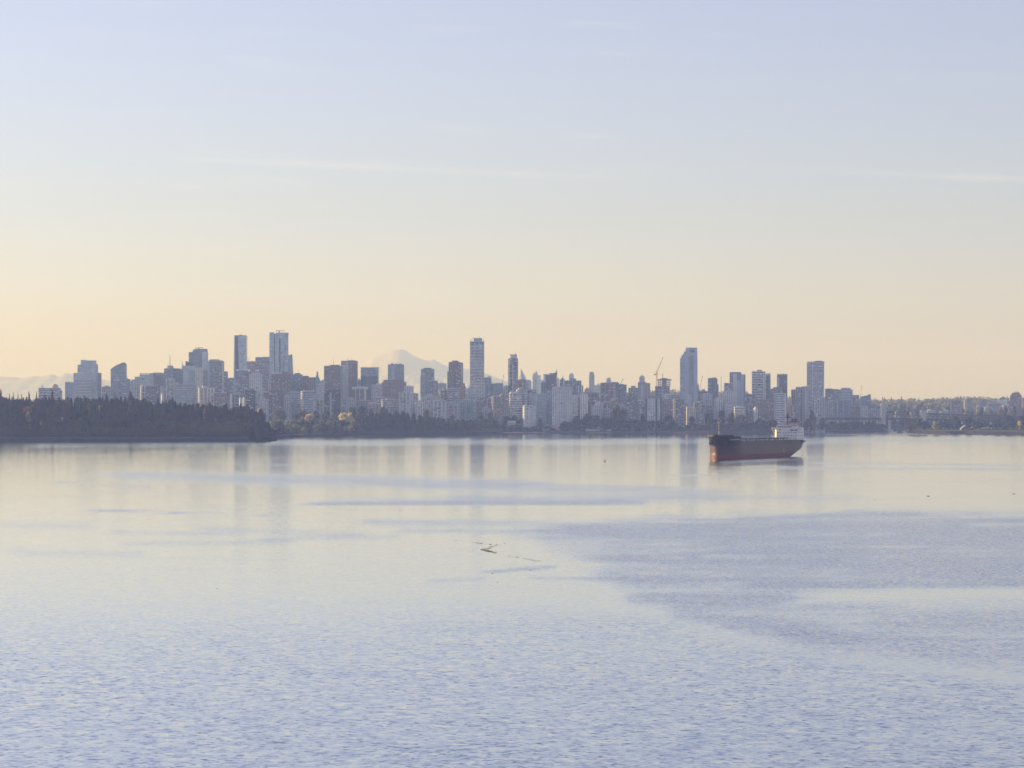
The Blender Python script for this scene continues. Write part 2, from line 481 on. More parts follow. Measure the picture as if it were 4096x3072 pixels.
# wooded hill behind the city
RIDGE = [(-2400,1625),(1400,1625),(2000,1600),(2500,1572),(2640,1562),(2700,1560),(2800,1563),(3000,1578),(3150,1586),(3300,1592),(3480,1598),(3560,1597),(3680,1597),(3780,1592),(3850,1589),(3930,1587),(4000,1592),(4096,1592),(4600,1580),(6100,1585)]
def ridge_z(px, Y): return CAM_H + (HOR - lerp(RIDGE, px)) * Y / FPX
def hill_z(px, Y):
    zt = ridge_z(px, 9800.0) - 9
    k = lerp([(7600,.0),(8000,.16),(8400,.36),(8800,.58),(9300,.84),(9800,1.0),(10600,.9),(12000,.4),(14000,.1)], Y)
    return 22 + (zt - 22) * k + 4 * noise.noise(Vector((px / 60.0, Y / 260.0, 2))) * min(1, k * 3)
hv = [7600, 8000, 8200, 8400, 8600, 8800, 9050, 9300, 9550, 9800, 10200, 10600, 12000, 14000]
sheet('hill', list(range(-2400, 6100, 25)), hv, hill_z, lambda px: 0.0, mat('hill_ground', (0.06, 0.07, 0.045), .95, .3, .01, spec=0.0))

# snow peak and the low ranges beside it, far behind
def mountains():
    prof = [(-2600,1560),(-1200,1520),(-300,1535),(0,1506),(60,1508),(90,1513),(130,1504),(165,1508),(195,1500),(215,1496),(232,1508),(262,1490),(300,1502),(420,1520),(600,1540),(1000,1565),(1180,1545),(1230,1500),(1255,1518),(1300,1535),
            (1380,1490),(1420,1474),(1465,1455),(1490,1435),(1530,1421),(1555,1412),(1575,1402),(1600,1398),(1620,1399),(1650,1420),(1690,1438),(1712,1444),(1735,1436),(1750,1446),(1790,1466),(1850,1474),(1900,1478),(1935,1490),(2000,1515),(2060,1536),(2150,1556),(2400,1585),(3000,1600),(3500,1608),(6500,1600)]
    Y0 = 40000.0
    xs = list(range(-2600, 6500, 12))
    v, f = [], []
    blur = [sum(lerp(prof, px + o) for o in range(-330, 331, 66)) / 11.0 for px in xs]
    rows = []
    for q in range(46):
        t = q / 40.0
        rows.append((-8000 * (1 - t) if t <= 1 else 1500 * (t - 1) / .125, t ** 1.6 if t <= 1 else 1 - .5 * (t - 1) / .125))
    for dy, k in rows:
        for px in xs:
            X = P(px, Y0)
            wander = 110 * noise.noise(Vector((px / 150.0, dy / 1100.0, 6))) * (1 - min(k, 1)) * (2.2 if px > 900 else .5)
            crest = lerp(prof, px + wander); w = min(1.0, k) ** (4 if px > 900 else 14)      # ridges stand out only near the crest, aprons merge below
            soft = blur[max(0, min(len(xs) - 1, int((px + wander + 2600) / 12)))]
            zt = CAM_H + (HOR - (crest * w + soft * (1 - w))) * Y0 / FPX
            rg = 1 - abs(noise.fractal(Vector((X / 640.0, dy / 700.0, 1)), .85, 2.15, 6))
            z = zt * k + (rg - .8) * ((100 if px > 900 else 30) * k * (1 - k) * 4 if k < 1 else 0) + (rg - .8) * 12 * min(1, k)
            v.append((X, Y0 + dy, z))
    n = len(xs)
    f = [(r*n+c, r*n+c+1, (r+1)*n+c+1, (r+1)*n+c) for r in range(len(rows)-1) for c in range(n-1)]
    me = bpy.data.meshes.new('mountains'); me.from_pydata(v, [], f); me.update()
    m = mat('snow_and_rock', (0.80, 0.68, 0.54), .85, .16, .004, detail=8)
    me.materials.append(m)
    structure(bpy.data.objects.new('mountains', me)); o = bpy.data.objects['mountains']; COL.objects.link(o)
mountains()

# ---------------------------------------------------------------- the city
WALLS = {
 'white': (0.820,0.820,0.820), 'pale': (0.650,0.667,0.711), 'grey': (0.459,0.480,0.533), 'dark': (0.202,0.211,0.241), 'brown': (0.325,0.275,0.260), 'brick': (0.392,0.275,0.248),
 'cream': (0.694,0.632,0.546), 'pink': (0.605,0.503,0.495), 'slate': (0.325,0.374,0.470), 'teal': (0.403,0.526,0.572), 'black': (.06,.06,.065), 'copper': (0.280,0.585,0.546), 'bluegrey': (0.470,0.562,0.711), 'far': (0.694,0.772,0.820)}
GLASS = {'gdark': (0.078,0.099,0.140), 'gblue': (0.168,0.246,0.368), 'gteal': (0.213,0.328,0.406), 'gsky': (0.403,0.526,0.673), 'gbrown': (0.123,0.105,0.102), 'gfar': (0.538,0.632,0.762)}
def wall(k): return mat('wall_' + k, WALLS[k], .75, .12, .05, rand=.06)
def glass(k): return mat('glass_' + k, GLASS[k], .18, .35, .10, metal=.25 if k not in ('gfar',) else 0, spec=.7, rand=.08, detail=6)

#          floor  band  pier width, bay, band proud, pier proud
STYLES = {
 'glass':  (3.6, .16, .35, 5.0, .18, .22),
 'sheer':  (4.0, .10, .00, 0.0, .10, .0),
 'ribbon': (3.7, .50, .00, 0.0, .35, .0),
 'thinband':(3.4, .36, .60, 9.0, .90, .25),
 'grid':   (3.2, .38, 1.3, 4.2, .30, .36),
 'slab':   (3.0, .52, 2.6, 4.6, .25, .30),
 'ribs':   (3.6, .22, 1.2, 3.0, .20, .55),
 'balcony':(3.0, .40, 3.0, 8.5, 1.5, .50),
 'blank':  (4.5, .70, 3.2, 6.0, .12, .16)}

def facade(core, band, pier, x0, x1, y0, y1, z0, z1, style):
    fh, br, pw, bay, bp, pp = STYLES[style]
    core.box(x0, x1, y0, y1, z0, z1)
    n = max(1, int(round((z1 - z0) / fh))); fh = (z1 - z0) / n
    for i in range(n):
        a = z0 + i * fh
        if i == 0: continue
        band.box(x0 - bp, x1 + bp, y0 - bp, y1 + bp, a - br * fh * .5, a + br * fh * .5)
    band.box(x0 - bp - .05, x1 + bp + .05, y0 - bp - .05, y1 + bp + .05, z1 - .7, z1 + .9)
    if pw:
        for (lo, hi, side) in ((x0, x1, 0), (y0, y1, 1)):
            k = max(1, int(round((hi - lo) / bay)))
            for i in range(k + 1):
                c = lo + (hi - lo) * i / k
                a, b = max(lo, c - pw / 2), min(hi, c + pw / 2)
                if side == 0:
                    pier.box(a, b, y0 - pp, y0 + .05, z0, z1 - .1)
                else:
                    pier.box(x0 - pp, x0 + .05, a, b, z0, z1 - .1); pier.box(x1 - .05, x1 + pp, a, b, z0, z1 - .1)

BUILT = []
def B(x0, x1, yt, Y, style, wk, gk, label, rot=None, k=.8, name='apartment_tower', cat='apartment tower', blocks=None, pent=None, mast=None,
      strips=None, frame=None, balc=None, fins=None, round_=False, taper=None, base=None, group=None, roof=True):
    """One building. Columns and rows are those of the photograph at distance Y; everything else is metres.
    blocks: further (x0, x1, top row, forward metres[, style, wall, glass]); pent: roof blocks (x0, x1, top row);
    mast: (column, top row); strips: vertical wall strips (x0, x1, top row, wall); balc: columns of balconies 'l', 'r' or columns (x0, x1)."""
    rnd = random.Random(int(x0 * 7 + yt * 13 + Y))
    cx = (x0 + x1) / 2
    al = math.atan2(cx - 2048, FPX)
    phi = R(rot if rot is not None else rnd.uniform(-9, 2))
    c, s = math.cos(phi), abs(math.sin(phi))
    mpp = Y / FPX
    w = (x1 - x0) * mpp / (c + k * s) if not blocks else (x1 - x0) * mpp / c
    w = max(w, 3.0)
    d = max(8.0, min(k * w, 34.0))
    if not blocks: w = max(3.0, ((x1 - x0) * mpp - d * s) / c)
    gz = (base if base is not None else ground_z(cx, Y)) - 2.0
    # hill and very far buildings stand on their own ground
    if Y > 7700: gz = hill_z(cx, Y) - 2
    root = thing(name, label, cat, (P(cx, Y), Y, gz), phi - al, group)
    Z = lambda py: CAM_H + (HOR - py) * mpp - gz
    off = (d * s / 2) * (1 if phi > 0 else -1) if not blocks else 0.0     # the face moves aside by the width of the side that shows
    U = lambda px: ((px - cx) * mpp - 0) / c
    ux0, ux1 = -w / 2 + off / c, w / 2 + off / c
    zt = Z(yt)
    parts = {}
    def add(st, wl_, gl_, a, b, ya, yb, za, zb):
        key = (wl_, gl_)
        p = parts.setdefault(key, (MB(), MB(), MB()))
        facade(p[0], p[1], p[2], a, b, ya, yb, za, zb, st)
    core_r = None
    if round_:
        fh, br, pw, bay, bp, pp = STYLES[style]
        p = parts.setdefault((wk, gk), (MB(), MB(), MB()))
        rx, ry = w / 2, d / 2
        p[0].circ(0, d / 2, rx, ry, 0, zt, 24)
        n = max(1, int(round(zt / fh)))
        for i in range(1, n):
            p[1].circ(0, d / 2, rx + bp, ry + bp, zt * i / n - br * fh / 2, zt * i / n + br * fh / 2, 24)
        p[1].circ(0, d / 2, rx + bp, ry + bp, zt - .6, zt + .8, 24)
        for i in range(10):
            t = 2 * math.pi * (i + .5) / 10
            p[2].bar((rx * math.cos(t), d / 2 + ry * math.sin(t), 0), (rx * math.cos(t), d / 2 + ry * math.sin(t), zt), .6)
    elif taper is None:
        add(style, wk, gk, ux0, ux1, 0, d, 0, zt)
    else:
        pass
    for bl in (blocks or []):
        a, b, py, fw = bl[:4]
        st, wl_, gl_ = (list(bl[4:]) + [style, wk, gk][len(bl) - 4:])[:3] if len(bl) > 4 else (style, wk, gk)
        dd = d * .7
        add(st, wl_, gl_, U(a), U(b), -fw, -fw + max(6, dd), 0, Z(py))
    for i, ((wl_, gl_), (co, ba, pi)) in enumerate(parts.items()):
        co.build('glazing', glass(gl_), root)
        if ba.v: ba.build('floor_bands', wall(wl_), root, stuff=True)
        if pi.v: pi.build('piers', wall(wl_), root, stuff=True)
    if Y < 7700 and style != 'sheer' or Y < 7000:     # blinds, curtained bays: scattered panes that break the grid
        for mk, share in (('white', .08), ('pale', .11), ('black', .045)):
            f = MB(); fh = 3.1
            for i in range(1, int(zt / fh)):
                for j in range(int(w / 3.4)):
                    if rnd.random() < share * (.35 if style in ('sheer', 'glass') else 1):
                        u = ux0 + .5 + j * 3.4; ww = rnd.choice((1.6, 2.4, 2.9, 5.5))
                        if u + ww < ux1: f.box(u, u + ww, -STYLES[style][4] - .12, .05, i * fh, i * fh + rnd.uniform(1.2, 2.3))
            if f.v: f.build('panes', wall(mk), root, stuff=True)
        if Y < 6400 and style in ('slab', 'grid', 'ribbon') and strips is None:   # recessed or pale stacks of balconies
            for q_ in range(rnd.choice((0, 1, 1, 2))):
                c0 = rnd.uniform(.08, .8); f = MB(); lo = ux0 + (ux1 - ux0) * c0; hi = lo + rnd.uniform(2.5, 5.5)
                if hi < ux1:
                    for i in range(1, int(zt / 3.0)): f.box(lo, hi, -1.5, .3, i * 3.0, i * 3.0 + 1.1)
                    f.build('balconies', wall(rnd.choice(('white', 'white', 'pale', 'dark'))), root, stuff=True)
    if strips:
        for (a, b, py, mk) in strips:
            mm = glass(mk) if mk in GLASS else wall(mk)
            MB().box(U(a), U(b), -1.7, .2, 0, Z(py)).build('wall_strip', mm, root)
    if fins:        # fins at the very edge: (side, from row, to row, reach in px, step in px)
        side, ya, yb, reach, step = fins
        f = MB(); y = ya
        while y < yb:
            if side == 'r': f.box(ux1 - .3, ux1 + reach * mpp, d * .1, d * .55, Z(y), Z(y) + .9)
            else: f.box(ux0 - reach * mpp, ux0 + .3, d * .1, d * .55, Z(y), Z(y) + .9)
            y += step
        f.build('balconies', wall('pale'), root, stuff=True)
    if balc:
        f = MB()
        for it in balc:
            lo, hi = ((ux0 - 1.4, ux0 + 2.2) if it == 'l' else (ux1 - 2.2, ux1 + 1.4)) if isinstance(it, str) else (U(it[0]), U(it[1]))
            n = max(1, int(zt / 3.0))
            for i in range(1, n):
                z = zt * i / n
                f.box(lo, hi, -1.7, 1.2, z - .15, z + .95)
        f.build('balconies', wall('white'), root, stuff=True)
    if frame:       # open frame on the roof
        a, b, py = frame
        f = MB(); z1 = Z(py)
        for u in (U(a), (U(a) + U(b)) / 2, U(b)):
            for yy in (1, d - 1): f.box(u - .4, u + .4, yy - .4, yy + .4, zt, z1)
        f.box(U(a) - .6, U(b) + .6, .4, 1.6, z1 - .8, z1); f.box(U(a) - .6, U(b) + .6, d - 1.6, d - .4, z1 - .8, z1)
        f.build('roof_frame', wall('dark'), root, stuff=True)
    if roof and not round_:
        if pent is None:
            q = w * rnd.uniform(.3, .55); m0 = rnd.uniform(ux0 + 1, max(ux0 + 1.2, ux1 - q - 1))
            MB().box(m0, m0 + q, d * .25, d * .75, zt + .5, zt + rnd.uniform(2.5, 5.0)).build('roof_block', wall('grey' if rnd.random() < .6 else wk), root)
        u = MB()
        for i in range(rnd.randint(2, 5)):
            a = rnd.uniform(ux0 + .5, max(ux0 + .6, ux1 - 2.5))
            u.box(a, a + rnd.uniform(.8, 2.2), d * .1, d * .2, zt + .9, zt + rnd.uniform(1.6, 3.2))
        u.build('roof_units', wall('pale'), root, stuff=True)
    for it in (pent or []):
        a, b, py = it[:3]; mk = it[3] if len(it) > 3 else wk
        MB().box(U(a), U(b), d * .15, d * .8, min(zt, Z(py)) - 1, Z(py)).build('roof_block', glass(mk) if mk in GLASS else wall(mk), root)
    if mast:
        for (a, py) in (mast if isinstance(mast, list) else [mast]):
            MB().bar((U(a), d * .4, zt - 1), (U(a), d * .4, Z(py)), .55, 4, .18).build('antenna', wall('dark'), root)
    BUILT.append((root, U, Z, d, zt, ux0, ux1))
    return BUILT[-1]

OT = dict(name='office_tower', cat='office tower')
HT = dict(name='hotel', cat='hotel')
LR = dict(name='low_block', cat='low building')
MID = dict(name='apartment_block', cat='apartment block')

# --- left: downtown behind the wooded headland
r, U, Z, d, zt, a, b = B(155,240,1553,6500,'ribbon','pale','gdark','pale low hotel with a round dome on its roof, standing alone above the forest', rot=-4, pent=[], roof=False, blocks=[(236,246,1562,2)], **HT)
MB().circ(U(218),d*.5,14*6500/FPX,14*6500/FPX,zt-1,Z(1551),20).dome(U(218),d*.5,14*6500/FPX,Z(1551),20,6,Z(1535)-Z(1551)).build('dome', wall('pink'), r, smooth=True)
f = MB().bar((U(166),d*.3,zt),(U(166),d*.3,Z(1538)),.35); f.build('flagpole', wall('dark'), r)
MB().prism([(U(166),d*.3),(U(176),d*.3-1),(U(176),d*.3-.8),(U(166),d*.3+.2)],Z(1550),Z(1544),[(U(166),d*.3),(U(169),d*.3-.3),(U(169),d*.3-.1),(U(166),d*.3+.2)]).build('flag', wall('copper'), r)
B(261,297,1531,6450,'grid','bluegrey','gblue','small glass block with an open roof frame, left of the tall stepped glass tower', rot=-3, pent=[], frame=(263,277,1527), **OT)
B(311,390,1460,6700,'glass','bluegrey','gsky','wide stepped glass tower with shoulders, tallest above the left of the forest', rot=-2,
  blocks=[(295,330,1493,3),(324,384,1443,2),(390,404,1493,4,'grid','slate','gdark'),(303,367,1518,10,'ribbon','pale','gblue')], pent=[(324,344,1439,'bluegrey'),(357,373,1442,'grey')], frame=(384,390,1457), **OT)
# dark glass tower with a curved sloping top
r, U, Z, d, zt, a, b = B(443,508,1500,6600,'sheer','slate','gblue','dark glass tower whose roof slopes up in a curve to a rounded corner', rot=-3, pent=[], roof=False, **OT)
MB().profile([(a,zt),(b,zt),(b,Z(1460)),(b-1.2,Z(1455)),(b-3.4,Z(1451)),(b-6.5,Z(1449)),(b-9.5,Z(1450.5)),(a+13,Z(1461)),(a,Z(1476))],0,d).build('sloping_crown', glass('gblue'), r)
B(466,517,1517,6420,'ribbon','slate','gblue','slate grey block in front of the tower with the curved top', rot=-5, blocks=[(470,507,1512,-2)], **OT)
B(408,443,1548,6500,'grid','grey','gdark','low grey block beside the foot of the tower with the curved top', rot=-3, pent=[(419,436,1542)], **LR)
B(508,561,1523,6520,'grid','pale','gblue','grey block stepping up in three levels beside the curved top tower', rot=-4, blocks=[(528,561,1519,2),(540,560,1508,3)], pent=[], **MID)
B(560,608,1499,6480,'thinband','bluegrey','gsky','glass apartment tower with balconies up its right edge and a roof canopy', rot=-3, balc=[(607,615)], frame=(560,606,1493), pent=[(595,604,1495)])
B(603,656,1494,6600,'grid','grey','gdark','broad grey tower with a low arched roof and a dark central panel', rot=-4, strips=[(617,643,1500,'dark')], pent=[(612,646,1490)])
# revolving restaurant tower
r, U, Z, d, zt, a, b = B(654,700,1490,6650,'ribs','grey','gdark','tower under a flying saucer restaurant and a tall antenna', rot=-3, pent=[], roof=False, **OT)
cu, cd = U(679), d * .5; q = 6650 / FPX
MB().circ(cu,cd,10*q,10*q,zt-1,Z(1479),24,22*q).circ(cu,cd,27*q,27*q,Z(1479),Z(1476),24).circ(cu,cd,26*q,26*q,Z(1476),Z(1470),24,14*q).build('saucer', wall('pink'), r)
MB().circ(cu,cd,13*q,13*q,Z(1471),Z(1462),20).build('crown', wall('grey'), r)
an = MB().bar((cu,cd,Z(1463)),(cu,cd,Z(1416)),1.1,5,.3)
for yy in (1449,1437,1427): an.box(cu-2.6*q,cu+2.6*q,cd-.5,cd+.5,Z(yy),Z(yy-1.6))
an.build('antenna', wall('brick'), r)
B(657,694,1476,6520,'sheer','slate','gblue','slim slate glass tower with a rounded front below the saucer restaurant', rot=-3, pent=[(660,692,1474)], **OT)
B(693,731,1478,6560,'grid','slate','gdark','latticed grey tower between the saucer tower and the spire', rot=-4, blocks=[(693,720,1475,1)], pent=[], **OT)
# spire with sail
r, U, Z, d, zt, a, b = B(726,735,1470,6580,'sheer','pale','gsky','slender pale shaft carrying a thin spire with a curved sail', rot=0, k=1, pent=[], roof=False, name='spire_tower', cat='tower')
MB().bar((U(728),4,zt),(U(728),4,Z(1432)),.6,4,.15).build('spire', wall('copper'), r)
MB().profile([(U(728.5),zt),(U(741),zt+1),(U(735),Z(1462)),(U(731),Z(1456)),(U(728.6),Z(1446))],3.6,4.4).build('sail', wall('white'), r)
# slanted roof tower
r, U, Z, d, zt, a, b = B(732,783,1464,6500,'glass','bluegrey','gsky','glass tower with a dark slanting roof wedge in front of the disc topped tower', rot=-3, pent=[], roof=False, strips=[(758,780,1480,'gteal')], **OT)
MB().profile([(U(742),zt-1),(U(783),zt-1),(U(783),Z(1459)),(U(742),Z(1443))],1,d).build('roof_wedge', glass('gdark'), r)
r, U, Z, d, zt, a, b = B(755,829,1410,6750,'sheer','slate','gblue','big blue glass tower wearing an overhanging disc and a roof crane', rot=-4, blocks=[(771,829,1402,2),(809,829,1408,4,'grid','pale','gsky')], pent=[(774,826,1397,'slate')], roof=False, **OT)
MB().circ(U(802),d*.5,28*q,12,Z(1396.5),Z(1395),24).build('roof_disc', wall('dark'), r)
MB().bar((U(793),d*.5,Z(1396)),(U(793),d*.5,Z(1391)),1.2).box(U(779),U(810),d*.5-.8,d*.5+.8,Z(1391.5),Z(1389.5)).build('roof_crane', wall('black'), r)
B(829,897,1447,6600,'ribbon','grey','gdark','round shouldered grey tower with horizontal bands and pale edges', rot=-2, pent=[(838,876,1437,'pink'),(834,890,1441)], strips=[(829,840,1450,'bluegrey'),(888,896,1449,'pale')], roof=False, **OT)
B(896,911,1488,6650,'grid','slate','gdark','narrow dark block beside the round shouldered banded tower', rot=-5, pent=[], **OT)
B(783,811,1474,6420,'slab','white','gdark','white tower with a dark diagonal pattern under the slanting roof wedge', rot=-6, pent=[(790,808,1470)])
B(809,830,1481,6460,'grid','slate','gdark','dark narrow block between the white patterned tower and the banded one', rot=-4)
B(665,698,1517,6250,'balcony','pale','gdark','pale apartment tower at the foot of the saucer restaurant tower', rot=-2, pent=[(672,684,1513)])
B(697,783,1538,6300,'ribbon','grey','gblue','wide low office block with a broken roofline beneath the spire', rot=-3, pent=[(700,716,1530),(742,776,1532)], **LR)
B(701,770,1559,6100,'glass','bluegrey','gteal','wide greenish glass block with a dark flat roof edge behind the forest', rot=-3, pent=[(703,768,1557,'dark')], **LR)
B(585,640,1546,6150,'grid','dark','gdark','dark broad block low behind the forest under the arched roof tower', rot=-3, **MID)
B(563,592,1545,6200,'balcony','pale','gdark','thin tower with a sunlit stack of balconies on its left side, above the forest', rot=9, balc=['l'])
B(638,657,1548,6180,'slab','pale','gdark','narrow grey tower showing a sunlit white edge low above the forest', rot=7)
B(644,653,1578,6000,'slab','white','gdark','short bright white slab peeping over the forest beside the dark broad block', rot=14, **MID)
B(795,831,1552,6050,'balcony','pale','gdark','apartment tower with a sunlit left edge standing over the headland trees', rot=8, balc=['l'])
B(830,857,1554,6020,'balcony','white','gdark','white striped apartment tower next to the brick block on the headland skyline', rot=-4, balc=[(838,846)])
B(857,925,1574,5980,'slab','brown','gdark','broad brownish slab with one big pale roof block, behind the end of the forest', rot=-3, pent=[(882,904,1567,'pale')], strips=[(919,928,1574,'white')], **MID)
B(901,941,1514,6500,'grid','slate','gdark','slate block left of the foot of the tapering blue tower', rot=-3, pent=[(915,936,1511)], **OT)
# tapering blue glass tower
r, U, Z, d, zt, a, b = B(937,988,1349,6450,'glass','bluegrey','gteal','very tall tapering blue green glass tower with balconies down its right edge', rot=-3, taper=1, pent=[], roof=False, **OT)
q = 6450 / FPX
front = [(U(932),0),(U(987),0),(U(987),d),(U(932),d)]
topo = [(U(937.5),2),(U(984),2),(U(984),d),(U(937.5),d)]
MB().prism(front,0,Z(1343),topo).build('glazing', glass('gsky'), r)
fb = MB(); n = 58
for i in range(1, n):
    t = i / n; z = t * Z(1343)
    xa = U(932) + (U(937.5) - U(932)) * t; xb = U(987) + (U(984) - U(987)) * t
    fb.box(xa-.3, xb+.3, 2*t-.35, d+.2, z-.3, z+.3)
fb.build('floor_bands', wall('bluegrey'), r, stuff=True)
MB().profile([(U(941),Z(1520)),(U(957),Z(1520)),(U(951),Z(1346)),(U(939),Z(1346))],-.9,3).build('dark_fold', glass('gdark'), r)
MB().box(U(936.5),U(985),1,d,Z(1343.5),Z(1341)).build('parapet', wall('slate'), r)
MB().box(U(957),U(967),d*.3,d*.7,Z(1341),Z(1337.5)).build('roof_block', wall('pale'), r)
fb = MB(); y = 1347
while y < 1450:
    fb.box(U(984)-.5, U(989.5), 3, d*.6, Z(y), Z(y)+1.0); y += 5.2
fb.build('balconies', wall('slate'), r, stuff=True)
B(943,993,1484,6250,'grid','slate','gdark','slate tower with sunlit white corner boxes at its top, before the tapering blue tower', rot=-2, pent=[(943,956,1477,'white'),(976,990,1477,'white')], roof=False)
B(989,1036,1488,6280,'grid','slate','gdark','slate tower with a white framed roof corner, twin of the one before the blue tower', rot=-2, pent=[(991,1000,1477,'white'),(1021,1035,1478,'white'),(1000,1021,1482)], roof=False)
B(986,1025,1448,6900,'ribs','pink','gbrown','pinkish ribbed tower with a pointed finial, between the blue tower and the dark banded one', rot=-3, pent=[(988,1023,1445)], mast=[(1009,1440),(995,1425)], **OT)
B(1022,1080,1430,6800,'ribbon','grey','gdark','grey tower with bold dark bands, left of the tower with the notched top', rot=-3, pent=[(1050,1078,1427)], **OT)
B(998,1049,1497,6100,'slab','pale','gblue','pale apartment tower with a soft stepped roof below the pink ribbed tower', rot=-4, pent=[(1006,1040,1491)])
B(983,1021,1563,5960,'grid','black','gdark','black block just right of the forest end, with a lighter flank', rot=-10)
B(957,966,1594,5900,'slab','white','gdark','left of two bright white strips standing behind the last conifers', rot=11, **MID)
B(971,981,1594,5905,'slab','white','gdark','right of two bright white strips standing behind the last conifers', rot=11, **MID)
B(930,984,1579,6000,'grid','grey','gdark','plain grey block behind the two white strips', rot=-4, **MID)
B(1054,1078,1571,5980,'grid','slate','gdark','narrow slate block between the black block and the balconied dark tower', rot=-4, **MID)
B(1016,1056,1560,6080,'slab','pale','gblue','tall pale slab rising behind the yellow sliver of a tree', rot=-3)
# --- notched pair
r, U, Z, d, zt, a, b = B(1078,1153,1337,6500,'glass','bluegrey','gsky','tallest tower of the skyline, pale blue glass, flat top with a notch and crane', rot=-2, pent=[(1078,1096,1329,'bluegrey'),(1102,1153,1330,'bluegrey')],
  strips=[(1097,1100,1336,'gdark'),(1117,1122,1352,'gdark'),(1139,1141,1364,'gblue'),(1132,1135,1444,'gdark')], roof=False, fins=('r',1352,1420,2,4.2), **OT)
q = 6500 / FPX
MB().bar((U(1116.5),d*.5,Z(1330)),(U(1116.5),d*.5,Z(1322)),1.3).box(U(1104),U(1139),d*.5-.7,d*.5+.7,Z(1323),Z(1321.3)).box(U(1104),U(1107.5),d*.5-1.4,d*.5+1.4,Z(1324.5),Z(1320.5)).build('roof_crane', wall('black'), r)
MB().box(U(1140),U(1148),-.7,.4,Z(1350),Z(1346)).build('sign_panel', wall('dark'), r)
r, U, Z, d, zt, a, b = B(1153,1174,1500,6600,'glass','bluegrey','gblue','leaning glass shard with a pointed corner and thin fins, right of the tallest tower', rot=-2, k=1, pent=[], roof=False, **OT)
MB().profile([(U(1153),zt-1),(U(1173),zt-1),(U(1168.5),Z(1416)),(U(1161),Z(1419)),(U(1153),Z(1421))],1,d).build('leaning_crown', glass('gteal'), r)
f = MB(); y = 1431
while y < 1500: f.box(U(1168),U(1177),d*.4,d*.5,Z(y),Z(y)+.4); y += 6
f.build('fins', wall('pale'), r, stuff=True)
B(1085,1163,1497,6150,'balcony','brown','gdark','wide brown apartment tower with pale balcony lines below the tallest tower', rot=-2, pent=[(1128,1150,1487,'dark'),(1092,1127,1489,'pale'),(1150,1158,1493)], roof=False)
B(1074,1091,1520,6200,'slab','pale','gdark','thin pale flank left of the brown balconied tower', rot=-3, pent=[(1090,1094,1487,'white')], roof=False)
B(1168,1210,1501,6500,'sheer','slate','gblue','blue slate office slab with a flat step, right of the leaning shard', rot=-3, pent=[(1178,1200,1492),(1172,1208,1497)], mast=(1195,1480), roof=False, **OT)
B(1208,1236,1507,6480,'slab','brown','gdark','brown block between the blue slate slab and the green roofed hotel', rot=-4, pent=[(1210,1231,1503)], **OT)
# old hotel with steep green copper roof
r, U, Z, d, zt, a, b = B(1235,1290,1545,6450,'slab','brown','gdark','old brown hotel under a steep green copper roof with a chimney', rot=-2, pent=[], roof=False, blocks=[(1232,1262,1512,1)], **HT)
q = 6450 / FPX
MB().profile([(U(1257),zt-.5),(U(1286),zt-.5),(U(1282),Z(1527)),(U(1274),Z(1508)),(U(1271),Z(1497)),(U(1266),Z(1497)),(U(1262),Z(1512))],2,d-2).build('copper_roof', wall('copper'), r)
MB().box(U(1265.5),U(1271.5),d*.4,d*.6,Z(1500),Z(1486)).build('chimney', wall('brown'), r)
MB().profile([(U(1233),Z(1512)),(U(1262),Z(1512)),(U(1260),Z(1508)),(U(1238),Z(1510))],2,d-3).build('copper_eave', wall('copper'), r)
B(1284,1299,1524,6350,'slab','pale','gdark','small pale block wedged between the green roof and the dark brown tower', rot=-4, **MID)
B(1265,1298,1539,6150,'slab','pale','gdark','pale low tower below the green copper roof', rot=-4, **MID)
B(1297,1370,1465,6450,'ribs','brown','gbrown','broad dark brown tower with a clipped roof block, right of the green copper roof', rot=-3, pent=[(1317,1357,1459,'brown')], mast=(1333,1430), strips=[(1362,1369,1466,'slate')], **OT)
B(1365,1431,1445,6550,'slab','brown','gbrown','brown tower with a white ribbed window column and rooftop aerials', rot=-3, pent=[(1392,1420,1441,'brown')], strips=[(1369,1381,1460,'white'),(1382,1394,1460,'pale'),(1427,1430,1446,'pale')], mast=[(1387,1431),(1394,1430),(1406,1432)], balc=[(1370,1393)], **OT)
B(1443,1516,1471,6500,'sheer','bluegrey','gblue','wide flat topped blue glass block with a clear upper band', rot=-3, pent=[(1444,1515,1469,'slate')], strips=[(1443,1510,1505,'gdark')], roof=False, **OT)
B(1431,1443,1521,6450,'grid','slate','gdark','narrow slate block on the left of the flat topped blue glass block', rot=-3, **OT)
B(1415,1466,1556,6100,'sheer','slate','gdark','dark block crossed by white columns under a white overhanging roof slab', rot=-2, pent=[(1407,1472,1548,'white'),(1421,1460,1545,'pale')], strips=[(1422,1424,1556,'white'),(1438,1440,1556,'white'),(1457,1463,1556,'white')], roof=False, **OT)
B(1487,1531,1540,6200,'grid','pale','gblue','pale tower with a ragged roof right of the white overhanging slab', rot=-3, pent=[(1503,1527,1534)])
B(1298,1362,1562,5900,'slab','black','gdark','broad black tower rising from the park trees, with a pale centre streak', rot=-5, pent=[(1305,1318,1558),(1340,1348,1558)], strips=[(1319,1327,1570,'grey')])
B(1077,1137,1563,5950,'balcony','dark','gdark','broad dark balconied tower behind the pale yellow tree', rot=-3, pent=[(1084,1131,1559,'black')])
B(1137,1165,1588,5900,'slab','grey','gdark','grey block with two small white roof boxes beside the broad dark balconied tower', rot=-5, pent=[(1140,1146,1583,'white'),(1148,1154,1583,'white')], **MID)
B(1150,1203,1570,6000,'ribbon','grey','gblue','wide grey blue block with faint bands, behind the grey slab with white balconies', rot=-3, **MID)
B(1203,1264,1566,5880,'ribbon','bluegrey','gdark','grey blue slab with sunlit white balconies on its left edge, above the brightest yellow tree', rot=9, balc=['l'], pent=[(1218,1256,1562)])
